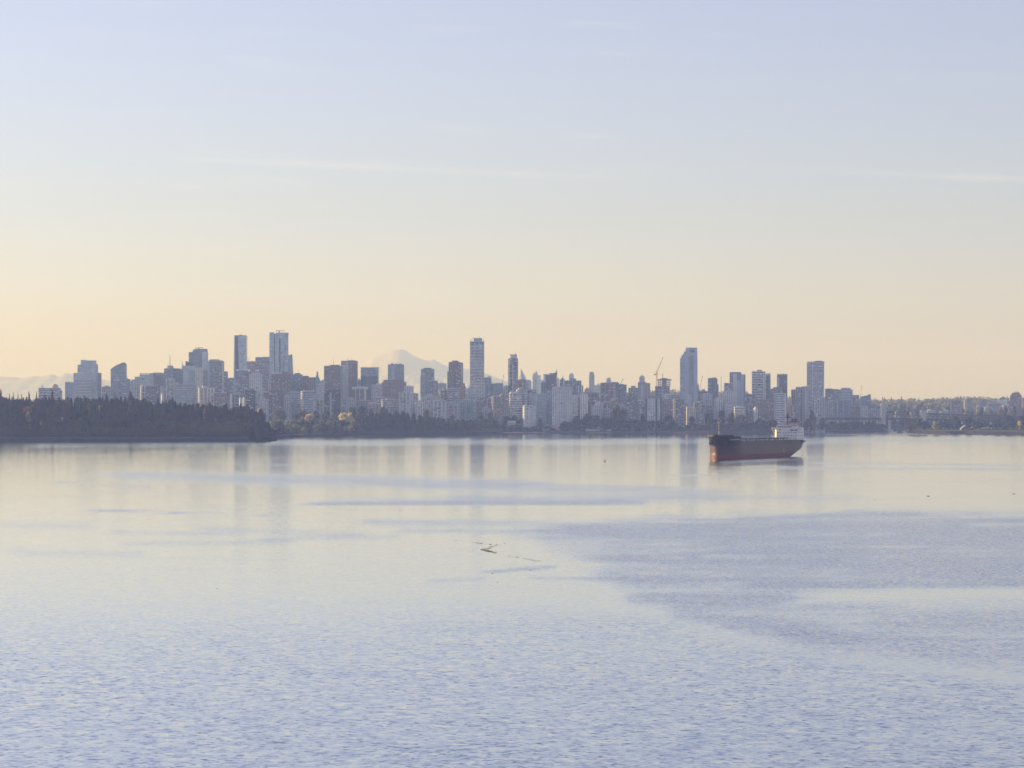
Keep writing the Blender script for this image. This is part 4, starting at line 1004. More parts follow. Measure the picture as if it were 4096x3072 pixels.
def conifer_mesh(seed, slim=.2, n=230):
    """Unit-height conifer crown: whorls of drooping sprays round a thin ragged core."""
    r = random.Random(seed); m = MB()
    m.circ(0, 0, slim * .62, slim * .62, .08, .55, 7, slim * .45).circ(0, 0, slim * .45, slim * .45, .55, .94, 7, .01)
    for i in range(n):
        t = (i + r.random()) / n
        z = .08 + .90 * t
        L = slim * ((1 - t) ** .5) * r.uniform(.6, 1.12) + .014
        if r.random() < .12: L *= 1.35
        a = r.uniform(0, 6.283); dz = -L * r.uniform(.15, .75)
        wd = L * r.uniform(.28, .45) + .008
        ca, sa = math.cos(a), math.sin(a)
        k = len(m.v)
        m.v += [(0, 0, z + .03), (ca*L*.6 - sa*wd, sa*L*.6 + ca*wd, z + dz*.5), (ca*L, sa*L, z + dz), (ca*L*.6 + sa*wd, sa*L*.6 - ca*wd, z + dz*.5)]
        m.f += [(k, k+1, k+2), (k, k+2, k+3)]
    return m

def leafy_mesh(seed, wide=.42, base=.18, n=420, lobes=9, size=.075, narrow=False):
    """Unit-height broadleaf crown: leaf clumps spread through uneven lobes."""
    r = random.Random(seed); m = MB(); L = []
    for i in range(lobes):
        a = r.uniform(0, 6.283); q = r.uniform(.15, .68) * wide
        z = base + (1 - base) * (.2 + .62 * r.random() ** .8)
        fall = 1.0 - .75 * max(0, (z - .55) / .45)
        rad = r.uniform(.38, .62) * wide
        L.append((math.cos(a) * q * fall, math.sin(a) * q * fall, z, rad, rad * r.uniform(.65, .95)))
    L.append((0, 0, .72, wide * .55, .27)); L.append((0, 0, base + .25, wide * .62, .25))
    for (x, y, z, a, b) in L:
        m.circ(x, y, a * .35, a * .35, z - b * .6, z, 6, a * .62); m.circ(x, y, a * .62, a * .62, z, z + b * .6, 6, a * .25)
    for i in range(n):
        x, y, z, a, b = r.choice(L)
        v = Vector((r.gauss(0, 1), r.gauss(0, 1), r.gauss(0, 1))).normalized() * (r.random() ** .25)
        p = Vector((x + v.x * a, y + v.y * a, z + v.z * b))
        if p.z < base * .6: continue
        p.z = min(p.z, 1.0)
        s = size * r.uniform(.5, 1.25)
        u = Vector((r.gauss(0, 1), r.gauss(0, 1), r.gauss(0, .6))).normalized(); w = u.orthogonal().normalized()
        q = r.uniform(0, 6.28); w = (w * math.cos(q) + u.cross(w) * math.sin(q)) * .7
        k = len(m.v)
        m.v += [tuple(p - u*s), tuple(p - w*s), tuple(p + u*s*1.05), tuple(p + w*s)]
        m.f.append((k, k+1, k+2, k+3))
    return m

TREE = {}
def tree_kind(kind, shape, seed):
    """A tree of unit height, crown and trunk; the first of a kind that everything is copied from."""
    key = (kind, shape, seed)
    if key in TREE: return TREE[key]
    if shape == 'cone': c = conifer_mesh(seed, .17 + .05 * (seed % 3))
    elif shape == 'wide': c = leafy_mesh(seed, .52, .12, 460, 11)
    elif shape == 'tall': c = leafy_mesh(seed, .24, .08, 380, 9, .06)
    elif shape == 'bush': c = leafy_mesh(seed, .75, .02, 380, 10, .10)
    elif shape == 'scots': c = leafy_mesh(seed, .30, .22, 380, 10, .06)
    else: c = leafy_mesh(seed, .42, .15, 430, 9)
    t = MB().bar((0, 0, -.05), (0, 0, .7), .022, 5, .008)
    if shape not in ('cone', 'bush'):
        for k in range(4):
            a = k * 1.7 + seed; t.bar((0, 0, .2 + .07 * k), (.17 * math.cos(a), .17 * math.sin(a), .45 + .1 * k), .010, 4, .004)
    name = 'conifer' if shape == 'cone' else ('bush' if shape == 'bush' else 'pine_tree' if shape == 'scots' else 'leafy_tree')
    TREE[key] = (name, c.mesh('crown', leaf(kind)), t.mesh('trunk', BARK))
    return TREE[key]

def T(px, pyt, Y, wpx, kind, shape, label, group=None, zb=None, seed=None, cat='tree'):
    """A tree whose top is at row pyt and whose crown is wpx columns wide, standing on the ground at distance Y."""
    sd = seed if seed is not None else int(px * 3 + pyt) % 4
    name, cm, tm = tree_kind(kind, shape, sd)
    z0 = (ground_z(px, Y) if zb is None else zb) - .3
    h = CAM_H + (HOR - pyt) * Y / FPX - z0
    h = max(h, 2.0)
    unit = {'cone': 2 * (.17 + .05 * (sd % 3)), 'wide': 1.12, 'tall': .52, 'bush': 1.6, 'scots': .66}.get(shape, .92)
    sx = wpx * Y / FPX / unit
    rnd = random.Random(int(px * 11 + pyt * 5))
    root = thing(name, label, cat if name != 'bush' else 'bush', (P(px, Y), Y, z0), rnd.uniform(0, 6.28), group)
    root.scale = (sx, sx * rnd.uniform(.9, 1.1), h)
    for nm, me in (('crown', cm), ('trunk', tm)):
        o = bpy.data.objects.new(nm, me); COL.objects.link(o); o.parent = root
    return root

# --- the forest on the rocky headland
TOPS = [(-120,1570),(0,1572),(22,1578),(60,1584),(150,1583),(250,1583),(330,1580),(400,1583),(470,1582),(540,1582),(575,1592),(600,1600),(620,1596),(660,1592),(690,1592),(720,1602),(760,1606),(800,1608),(840,1606),(870,1622),(890,1618),(905,1612),(925,1622),(960,1614),(985,1616),(1008,1630),(1028,1632),(1050,1650),(1070,1680),(1088,1712)]
rf = random.Random(11)
FOREST = 'trees of the headland forest'
n_con = 0
for (Y0, z0, lo, step, hvar) in ((4260, 27, 2, 17, 6), (4170, 27, 10, 19, 9), (4090, 24, 26, 20, 11), (4010, 17, 54, 21, 13), (3955, 9, 88, 22, 12)):
    px = -70 + rf.uniform(0, 8)
    while px < 1092:
        top = lerp(TOPS, px) + lo * min(1.0, (1110 - px) / 160.0) + rf.uniform(-3, hvar)
        Y = Y0 + rf.uniform(-18, 18)
        if top < 1738:
            q = rf.random()
            if q < .38:
                T(px, top, Y, rf.uniform(30, 44), rf.choice(['conifer', 'conifer', 'spruce']), 'cone', 'dark conifer packed among others in the forest on the rocky headland', FOREST)
            else:
                if q < .75: T(px, top + 1, Y, rf.uniform(26, 40), rf.choice(['conifer', 'spruce', 'dark']), 'scots', 'dark round headed pine mixed into the headland forest', FOREST + ', pines')
                else: T(px, top + 4, Y, rf.uniform(34, 52), rf.choice(['dark', 'dark', 'green', 'hazel']), 'round', 'dark leafy tree mixed into the conifers of the headland forest', FOREST + ', leafy ones')
        px += step * rf.uniform(.75, 1.3)
# conifers one can tell apart on the skyline
for (px, pyt, w, lab) in [(3,1556,30,'big ragged conifer at the very edge, highest on the left forest skyline'),(38,1572,14,'thin conifer tip just right of the big ragged edge conifer'),(55,1567,12,'small pointed conifer between the edge conifer and the tallest spire conifer'),(72,1572,12,'low spiky conifer tip, second before the tallest spire conifer'),
   (87,1573,12,'narrow conifer tip close on the left of the tallest spire conifer'),(116,1561,20,'tall spire shaped conifer clear of the forest skyline, left of the domed hotel'),(146,1564,15,'pointed conifer touching the left wall of the domed hotel'),(180,1574,15,'stubby conifer in front of the domed hotel, left of a broad one'),(210,1558,26,'broad dark conifer rising in front of the domed hotel'),
   (425,1568,24,'rounded conifer crown poking up below the low grey block by the curved top tower'),(460,1571,14,'pointed conifer below the block in front of the curved top tower'),(522,1562,40,'wide double conifer crown highest at the middle of the forest'),(632,1588,28,'leaning conifer crown below the thin tower with sunlit balconies'),(690,1588,36,'broad rounded conifer below the saucer restaurant tower'),(840,1606,34,'broad dark conifer left of the brick block near the forest end'),
   (905,1609,26,'jagged conifer in front of the brownish slab with the pale roof block'),(963,1611,30,'conifer with a bent tip before the two white strips'),(992,1622,26,'steep dark conifer right of the two white strips'),(1044,1632,44,'last big rounded conifer at the end of the headland beside the yellow sliver')]:
    T(px, pyt, 4150, w, 'conifer', 'cone', lab, zb=26, seed=int(px) % 3)
for (px, pyt, w, Y, zb, kind, lab) in [(110,1625,58,4010,14,'pink','pinkish crowned autumn tree on the left in the dark forest'),(113,1645,26,3990,12,'lime','pale green tree in front of the pinkish crowned one'),(397,1617,16,4030,18,'lime','small bright yellow green crown alone in the middle of the forest'),(163,1688,20,3960,8,'lime','rounded light green tree low in the left of the forest'),(22,1697,20,3955,8,'olive','pale olive tree low at the left edge of the forest'),
   (124,1702,16,3948,6,'straw','small straw coloured bush above the left end of the sea wall path'),(188,1630,12,4020,16,'olive','little olive crown right of the pinkish autumn tree'),(330,1636,16,4020,16,'olive','dull olive crown left of the small bright yellow green one'),(520,1603,22,4130,24,'olive','olive crown just under the double conifer'),(598,1600,24,4160,26,'green','light green crown at a gap in the forest skyline'),
   (740,1612,28,4150,24,'green','light green crown below the greenish glass block'),(818,1632,14,4090,20,'straw','straw tinted crown under the broad dark conifer near the brick block'),(950,1650,18,4080,18,'olive','small sunlit olive crown under the bent tip conifer')]:
    T(px, pyt, Y, w, kind, 'round', lab, zb=zb, seed=1)
T(1033, 1630, 4300, 26, 'yellow', 'tall', 'yellow sliver of a tree peeping out left of the last headland conifer', zb=22, seed=2)

# undergrowth along the seawall of the headland and the park
def undergrowth(name, spans, seed, kind):
    r = random.Random(seed); m = MB()
    for (a, b, t0, t1, h0, h1, n) in spans:
        for i in range(n):
            px = r.uniform(a, b); t = r.uniform(t0, t1); Y = shore_Y(px) + t
            c = Vector((P(px, Y), Y, land_z(px, t))); h = r.uniform(h0, h1)
            for k in range(16):
                p = c + Vector((r.gauss(0, 1.6), r.gauss(0, 1.4), h * r.random() ** .7))
                s = r.uniform(.5, 1.1)
                u = Vector((r.gauss(0, 1), r.gauss(0, 1), r.gauss(0, .7))).normalized() * s; w = u.orthogonal().normalized() * s * .7
                j = len(m.v); m.v += [tuple(p-u), tuple(p-w), tuple(p+u), tuple(p+w)]; m.f.append((j, j+1, j+2, j+3))
    o = m.build(name, leaf(kind), stuff=True)
    return o
undergrowth('undergrowth', [(-100,990,35,58,3,11,850),(-100,985,55,90,4,12,500),(990,1090,42,80,2,6,160),(1080,2000,36,70,2,6,520),(2000,3300,50,95,2,5,520),(3300,3560,36,80,3,8,220)], 5, 'dark')

# --- trees along the park and the beaches, told apart
def Z0(px, Y): return ground_z(px, Y)
SPEC = [
 (1240,1655,52,5650,'gold','round','brightest golden tree of the park shore, round topped'),
 (1262,1668,30,5645,'straw','round','straw coloured tree joined to the right of the brightest golden tree'),
 (1208,1666,34,5648,'straw','round','dull tan tree joined to the left of the brightest golden tree'),
 (1372,1652,60,5660,'yellow','wide','wide flat topped golden tree right of the brightest one'),
 (1398,1650,30,5668,'yellow','round','small golden crown behind the right side of the wide flat topped golden tree'),
 (1378,1672,30,5640,'yellow','round','golden lower crown hanging below the wide flat topped golden tree'),
 (1112,1630,50,5700,'straw','wide','pale yellow round crown in front of the broad dark balconied tower'),
 (1128,1645,44,5690,'hazel','round','brownish tree right of the pale yellow round crown'),
 (1058,1650,22,5680,'olive','round','hazy olive tree between the last conifer and the pale yellow crown'),
 (1085,1685,26,5560,'lime','bush','light green bush beside the foot of the last headland conifer'),
 (1120,1680,44,5565,'lime','round','light green sunlit tree with a ragged top near the shore bend'),
 (1160,1684,36,5570,'olive','round','olive green tree between two light green ones at the shore bend'),
 (1185,1694,26,5575,'green','round','small green tree left of the tan tree'),
 (1215,1682,32,5600,'lime','round','light green tree in front of the dull tan tree'),
 (1258,1694,42,5580,'dark','round','round dark tree below the brightest golden tree'),
 (1300,1657,56,5640,'green','wide','broad green dome of a tree between the two golden trees'),
 (1288,1678,34,5600,'lime','round','light green tree below the broad green dome'),
 (1325,1670,40,5610,'hazel','round','greyish tree overlapping the right of the broad green dome'),
 (1352,1680,36,5600,'lime','round','light green tree left below the wide golden tree'),
 (1330,1650,34,5700,'lime','round','pale green crown left of the wide flat topped golden tree'),
 (1424,1660,20,5690,'bare','round','little bare grey tree right of the golden crowns'),
 (1405,1625,24,5760,'conifer','scots','dark pine with a split top above the small golden crown'),
 (1418,1622,22,5770,'conifer','scots','taller dark pine right of the split top pine'),
 (1450,1619,46,5740,'conifer','scots','big dark pine with a ragged flat crown, highest of the park belt'),
 (1485,1629,24,5745,'conifer','scots','dark pine right of the ragged flat crowned one'),
 (1530,1620,28,5750,'conifer','scots','tall dark pine below the white slab with ledges'),
 (1547,1632,22,5745,'conifer','scots','smaller dark pine at the right of the tall pine'),
 (1462,1664,22,5640,'lime','round','small pale green crown below the big ragged pine'),
 (1497,1665,20,5640,'lime','round','yellow green crown tucked among the dark belt trees'),
 (1205,1640,64,5740,'dark','wide','wide dark tree behind the tan tree'),
 (1265,1640,40,5760,'dark','round','dark round tree above and behind the brightest golden tree'),
 (1345,1632,56,5770,'dark','wide','wide dark tree above the broad green dome'),
 (1305,1640,40,5765,'dark','round','dark tree on the left of the wide dark one above the green dome'),
 (1585,1642,36,5700,'conifer','cone','dark conifer cone in the middle of the park belt'),
 (1630,1646,30,5700,'conifer','cone','dark conifer with a bright spot of roof at its right'),
 (1704,1634,32,5720,'conifer','scots','dark round headed pine in front of the white low roof'),
 (1768,1660,14,5690,'conifer','cone','small dark pointed conifer before the pale slab with round balconies'),
 (1690,1668,36,5650,'rust','round','reddish brown tinged tree in the right half of the park belt'),
 (1700,1662,34,5660,'olive','round','olive topped tree behind the reddish brown one'),
 (1728,1670,34,5655,'green','round','green tree right of the olive topped tree'),
 (1755,1668,30,5660,'olive','round','olive tree left of the small pointed conifer'),
 (1810,1656,32,5690,'dark','tall','tall dark rounded tree over the park belt right end'),
 (1845,1678,36,5640,'olive','wide','olive domed tree near the end of the walled park shore'),
 (1874,1688,26,5620,'straw','round','pale straw coloured tree at the end of the walled park shore'),
 (1898,1676,36,5660,'dark','round','round dark tree right of the pale straw coloured one'),
 (1925,1643,34,5800,'pink','tall','pinkish autumn tree rising before the brownish slab'),
 (1965,1650,36,5810,'straw','round','thin yellowish tree right of the pinkish autumn tree'),
 (1940,1672,44,5690,'dark','round','dark tree in front of the pinkish autumn tree'),
 (1980,1680,40,5700,'dark','round','dark tree before the low roofs left of the sunlit white tower'),
 (2063,1697,32,5775,'bare','round','bare greyish tree left of the sunlit white tower'),
 (2160,1672,26,5775,'hazel','tall','thin tan poplar right of the sunlit white tower'),
 (2258,1682,38,5770,'rust','round','dark red tree at the foot of the big white slab'),
 (2380,1660,60,5800,'hazel','wide','tan tree above the dark belt right of the big white slab'),
 (2310,1665,54,5780,'dark','wide','wide dark tree right of the dark red tree'),
 (2350,1655,60,5785,'dark','wide','tallest dark tree behind the beach wall'),
 (2445,1647,18,5840,'lime','round','small bright yellow green tree beneath the wide brown tower'),
 (2455,1632,24,5860,'green','round','green tree above the small bright yellow green one'),
 (2470,1615,26,5900,'straw','round','pale tan tree high among the low houses'),
 (2555,1672,44,5790,'orange','wide','orange yellow tree left of the grey front tower with black shafts'),
 (2568,1658,34,5830,'hazel','wide','brownish crown above the orange yellow tree'),
 (2420,1680,70,5775,'dark','wide','broad dark tree left of the dark front tower'),
 (2490,1670,60,5780,'dark','wide','broad dark tree under the pinkish low block'),
 (2670,1660,60,5790,'dark','round','big dark tree between the two dark shafted front towers'),
 (2767,1664,40,5785,'dark','round','round dark tree in front of the low cream tower'),
 (2840,1660,40,5800,'hazel','round','brownish tree right of the low cream tower'),
 (2870,1675,50,5780,'dark','round','dark tree behind the ship foremast'),
 (2925,1650,40,5830,'dark','round','dark tree left of the light green pair'),
 (2956,1650,34,5810,'lime','tall','tall light green tree with a pointed top, right of the ship foremast'),
 (2978,1652,28,5815,'lime','tall','second tall light green tree close right of the pointed one'),
 (2948,1676,44,5785,'olive','round','olive tree at the foot of the tall light green pair'),
 (2984,1675,18,5790,'orange','round','small orange tinted tree between the green pair and the lemon one'),
 (3002,1684,20,5780,'yellow','round','small lemon coloured round tree left of the ship bridge'),
 (3038,1670,50,5790,'dark','round','round dark green tree left of the ship bridge'),
 (3075,1680,40,5785,'dark','round','dark tree directly left of the ship bridge wing'),
 (3246,1640,34,5830,'olive','tall','olive poplar before the great square tower, right of the ship funnel'),
 (3257,1652,22,5800,'lime','tall','slim pale green poplar right of the olive poplar'),
 (3285,1672,46,5790,'olive','round','round olive tree with a sunlit crown right of the poplars'),
 (3225,1675,40,5790,'dark','round','dark tree just right of the ship bridge'),
]
for (px, pyt, w, Y, kind, shape, lab) in SPEC:
    T(px, pyt, Y, w, kind, shape, lab, seed=int(px) % 3)
# the rest of the belt
rb = random.Random(21)
def belt(a, b, tops, depth, step, kinds, label, group, shapes, zb=None):
    px = a
    while px < b:
        Y = shore_Y(px) + rb.uniform(*depth) if zb is None else rb.uniform(*depth)
        T(px, lerp(tops, px) + rb.uniform(-6, 8), Y, rb.uniform(1.5, 2.3) * step, rb.choice(kinds), rb.choice(shapes), label, group, zb=zb)
        px += step * rb.uniform(.7, 1.25)
bl = 'leafy tree in the unbroken belt along the park shore'; bg = 'trees of the shore belt'
belt(1085, 1460, [(1085,1702),(1460,1698)], (36,55), 20, ['lime','green','olive','lime'], bl, bg, ['round','bush'])
belt(1085, 1440, [(1085,1684),(1440,1678)], (90,130), 22, ['green','olive','lime','lime','dark'], bl, bg, ['round','wide'])
belt(1430, 1900, [(1430,1658),(1480,1648),(1600,1646),(1660,1656),(1760,1672),(1900,1686)], (80,140), 19, ['dark','conifer','dark','hazel'], bl, bg, ['round','round','scots'])
belt(1430, 1900, [(1430,1684),(1900,1694)], (36,60), 21, ['dark','dark','green'], bl, bg, ['round','bush'])
belt(1900, 2300, [(1900,1686),(2000,1696),(2100,1708),(2300,1702)], (50,100), 22, ['dark','dark','hazel'], bl, bg, ['round','bush'])
belt(2275, 2720, [(2275,1682),(2400,1674),(2600,1684),(2720,1682)], (50,90), 22, ['dark','dark','hazel'], bl, bg, ['round','wide'])
belt(2720, 3110, [(2720,1696),(2860,1690),(3110,1684)], (45,110), 26, ['dark','hazel','green'], bl, bg, ['round','bush'])
belt(3200, 3545, [(3200,1698),(3300,1690),(3360,1688),(3545,1690)], (40,90), 22, ['dark','dark','hazel'], bl, bg, ['round','bush'])
belt(3330, 3545, [(3330,1680),(3545,1684)], (110,200), 26, ['dark','hazel'], bl, bg, ['round','round'])
# --- trees among the low houses behind the beach
hb = 'small tree growing between the low houses behind the shore belt'; hg = 'trees between the low houses'
belt(2360, 2520, [(2360,1640),(2520,1640)], (5900,6000), 26, ['hazel','olive','dark'], hb, hg, ['round'], zb=9)
belt(2780, 3030, [(2780,1642),(3030,1640)], (5900,6000), 30, ['hazel','dark'], hb, hg, ['round'], zb=9)
belt(1990, 2120, [(1990,1660),(2120,1668)], (5850,5900), 30, ['hazel','dark'], hb, hg, ['round'], zb=8)

# --- the point with the lawn
def pz(px, Y): return point_z(px, Y - point_Y(px))
PT = [(3655,1668,34,5480,'olive','tall','pointed olive tree first at the tip of the low point'),(3678,1666,38,5490,'olive','tall','tallest pointed olive tree near the tip of the low point'),(3700,1682,36,5500,'dark','round','dark tree right of the pointed olive trees'),(3697,1700,14,5420,'dark','round','small dark tree in front by the lawn of the point'),
 (3744,1687,34,5395,'lime','round','leaning round tree alone at the water side of the lawn'),(3640,1700,24,5470,'hazel','bush','low bush at the very tip of the point'),(3822,1664,44,5720,'hazel','round','brown grey tree behind the lawn beneath the dark square block'),(3785,1680,60,5700,'hazel','wide','wide bare brownish tree behind the lawn'),
 (3878,1664,36,5700,'dark','round','dark tree right of the curved white tent roof'),(3990,1670,34,5560,'olive','tall','olive tree left of the big clump by the shore'),(3977,1688,24,5570,'green','tall','slim green tree at the left of the big clump'),(4040,1660,56,5600,'dark','wide','largest dark tree of the clump under the chamfered tower'),
 (4045,1682,44,5470,'green','round','green tree with pale trunks at the front of the clump'),(4018,1704,30,5450,'olive','bush','rounded bush at the left foot of the clump'),(4080,1684,28,5500,'yellow','round','yellow tree at the right edge of the photo'),(4070,1698,20,5495,'straw','round','small straw coloured tree left below the yellow one'),
 (4090,1700,22,5480,'green','round','green tree cut by the right edge below the yellow one'),(4090,1660,40,5700,'dark','round','dark tree high at the right edge'),(3878,1710,36,5530,'olive','bush','long olive hedge bush right of the tent roof'),(3912,1712,20,5510,'lime','bush','round light green bush on the lawn'),(3900,1702,26,5560,'olive','bush','olive bush behind the round light green one'),
 (3950,1690,40,5660,'dark','round','dark tree behind the grey folded tent'),(3920,1685,44,5680,'dark','wide','wide dark tree between the two tents')]
for (px, pyt, w, Y, kind, shape, lab) in PT:
    T(px, pyt, Y, w, kind, shape, lab, zb=max(5.5, pz(px, Y)), seed=int(px) % 3)
px = 3715
while px < 4120:
    T(px, 1690 + rb.uniform(-10, 8), 5780 + rb.uniform(-40, 40), rb.uniform(28, 44), rb.choice(['dark','hazel','hazel','dark']), rb.choice(['round','wide']), 'grey brown tree in the hazy row behind the lawn of the point', 'trees behind the lawn', zb=7)
    px += rb.uniform(20, 30)

# --- woods on the far hill: one mass, with the conifers of its skyline apart
def far_woods():
    r = random.Random(9)
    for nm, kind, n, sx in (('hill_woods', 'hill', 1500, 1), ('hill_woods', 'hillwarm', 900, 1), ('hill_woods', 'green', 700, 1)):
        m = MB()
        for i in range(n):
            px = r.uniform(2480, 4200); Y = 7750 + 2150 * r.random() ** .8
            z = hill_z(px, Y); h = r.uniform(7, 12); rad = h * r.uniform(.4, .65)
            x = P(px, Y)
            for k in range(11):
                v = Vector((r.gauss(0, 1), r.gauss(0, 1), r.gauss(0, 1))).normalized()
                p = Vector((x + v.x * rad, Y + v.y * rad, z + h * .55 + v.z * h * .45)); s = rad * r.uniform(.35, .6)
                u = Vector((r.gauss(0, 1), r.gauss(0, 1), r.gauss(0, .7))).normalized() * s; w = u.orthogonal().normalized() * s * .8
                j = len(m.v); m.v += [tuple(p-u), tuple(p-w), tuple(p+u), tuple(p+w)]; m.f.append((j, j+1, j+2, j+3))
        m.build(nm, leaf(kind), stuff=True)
far_woods()
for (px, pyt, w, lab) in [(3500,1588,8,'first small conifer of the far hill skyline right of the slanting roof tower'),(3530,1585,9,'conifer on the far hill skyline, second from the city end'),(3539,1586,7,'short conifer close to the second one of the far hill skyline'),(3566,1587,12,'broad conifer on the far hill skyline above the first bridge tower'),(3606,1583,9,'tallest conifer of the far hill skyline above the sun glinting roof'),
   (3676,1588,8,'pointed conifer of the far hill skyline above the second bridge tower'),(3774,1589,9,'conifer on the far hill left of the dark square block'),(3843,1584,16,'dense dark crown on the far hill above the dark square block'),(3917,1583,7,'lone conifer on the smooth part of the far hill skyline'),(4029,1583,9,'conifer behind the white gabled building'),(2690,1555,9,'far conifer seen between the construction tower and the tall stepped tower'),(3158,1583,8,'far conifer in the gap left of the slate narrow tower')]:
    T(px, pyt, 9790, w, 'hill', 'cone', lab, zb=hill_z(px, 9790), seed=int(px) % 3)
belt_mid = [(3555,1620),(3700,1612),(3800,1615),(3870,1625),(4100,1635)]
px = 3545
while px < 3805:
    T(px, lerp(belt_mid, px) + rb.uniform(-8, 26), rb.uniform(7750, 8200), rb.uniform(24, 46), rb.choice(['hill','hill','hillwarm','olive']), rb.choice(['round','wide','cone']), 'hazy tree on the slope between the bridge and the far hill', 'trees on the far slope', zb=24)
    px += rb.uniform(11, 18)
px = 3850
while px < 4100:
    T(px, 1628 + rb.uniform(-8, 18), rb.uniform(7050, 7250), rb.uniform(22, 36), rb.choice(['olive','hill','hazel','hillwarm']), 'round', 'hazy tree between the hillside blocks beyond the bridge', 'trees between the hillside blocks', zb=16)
    px += rb.uniform(14, 24)
px = 3300
while px < 4120:
    T(px, 1668 + rb.uniform(-6, 10), rb.uniform(6620, 6800), rb.uniform(34, 54), rb.choice(['dark','hazel','dark']), 'round', 'dim tree on the far bank seen under the bridge', 'trees under the bridge', zb=6)
    px += rb.uniform(26, 36)

# ---------------------------------------------------------------- bridge over the creek
def bridge():
    Y = 6400.0; q = Y / FPX
    concrete = mat('bridge_concrete', (.50,.49,.48), .8, .2, .05); steel = mat('bridge_steel', (.02,.022,.027), .7, .2, .05); road = mat('asphalt', (.05,.05,.05), .9, .2, .05)
    x0 = P(3520, Y)
    root = thing('road_bridge', 'long steel truss bridge with two concrete gate towers crossing the creek mouth', 'bridge', (x0, Y, 0), R(-3))
    U = lambda px: (px - 3520) * q
    Zr = lambda py: CAM_H + (HOR - py) * q
    deck = lambda px: lerp([(3240,1672),(3525,1671),(3690,1673),(3850,1677),(4160,1684)], px)
    top = lambda px: lerp([(3540,1652),(3570,1647),(3680,1648),(3700,1655),(3850,1659),(4160,1668)], px)
    # roadway and girder
    v = MB(); g = MB()
    pxs = list(range(3240, 4161, 20))
    for a, b in zip(pxs, pxs[1:]):
        za, zb = Zr(deck(a)), Zr(deck(b))
        for m, dz0, dz1, y0, y1 in ((v, -.4, .4, -9, 9), (g, -4.4, -.45, -8, 8)):
            m.profile([(U(a), za + dz0), (U(b), zb + dz0), (U(b), zb + dz1), (U(a), za + dz1)], y0, y1)
    v.build('roadway', road, root); g.build('girder', steel, root)
    # rails
    rl = MB()
    for a, b in zip(pxs, pxs[1:]):
        rl.bar((U(a), -9, Zr(deck(a)) + 1.5), (U(b), -9, Zr(deck(b)) + 1.5), .16); rl.bar((U(a), -9, Zr(deck(a)) + .4), (U(a), -9, Zr(deck(a)) + 1.5), .14)
    rl.build('railing', concrete, root, stuff=True)
    # trusses: top chord, posts and diagonals on both sides
    tps = list(range(3540, 4161, 9))
    for s in (-7.5, 7.5):
        c = MB(); w = MB()
        for i, (a, b) in enumerate(zip(tps, tps[1:])):
            if 3676 < a < 3700: continue
            ta, tb, da, db = Zr(top(a)), Zr(top(b)), Zr(deck(a)), Zr(deck(b))
            c.bar((U(a), s, ta), (U(b), s, tb), 1.0)
            w.bar((U(a), s, da), (U(a), s, ta), .5)
            if i % 2: w.bar((U(a), s, da), (U(b), s, tb), .55)
            else: w.bar((U(a), s, ta), (U(b), s, db), .55)
        c.build('top_chord', steel, root); w.build('truss_webbing', steel, root, stuff=True)
    # gate towers on their piers
    for (a, b, t, foot) in ((3524, 3541, 1616, 1716), (3680, 3702, 1645, 1716)):
        m = MB()
        for s in (-10.5, 7.0):
            m.box(U(a), U(b), s, s + 3.5, Zr(foot), Zr(t + 4)); m.box(U(a) - .8, U(b) + .8, s - .5, s + 4, Zr(foot), Zr(1690))
        m.box(U(a) - .6, U(b) + .6, -10.8, 10.8, Zr(t + 5), Zr(t))
        m.box(U(a) + 1.5, U(b) - 1.5, -10.2, 10.2, Zr(t), Zr(t) + 1.6)
        m.build('gate_tower', concrete, root)
    for (a, b) in ((3552, 3562), (3520, 3526)):
        MB().box(U(a), U(b), -7, 7, Zr(1722), Zr(1674)).build('pier', concrete, root)
    MB().box(U(3518), U(3572), -14, 14, -2, Zr(1716)).build('pier_base', concrete, root)
    for px in list(range(3300, 3520, 26)) + list(range(3730, 4150, 38)):
        MB().box(U(px), U(px + 4), -6, 6, -1, Zr(deck(px)) - 2.5).build('pier', concrete, root)
bridge()

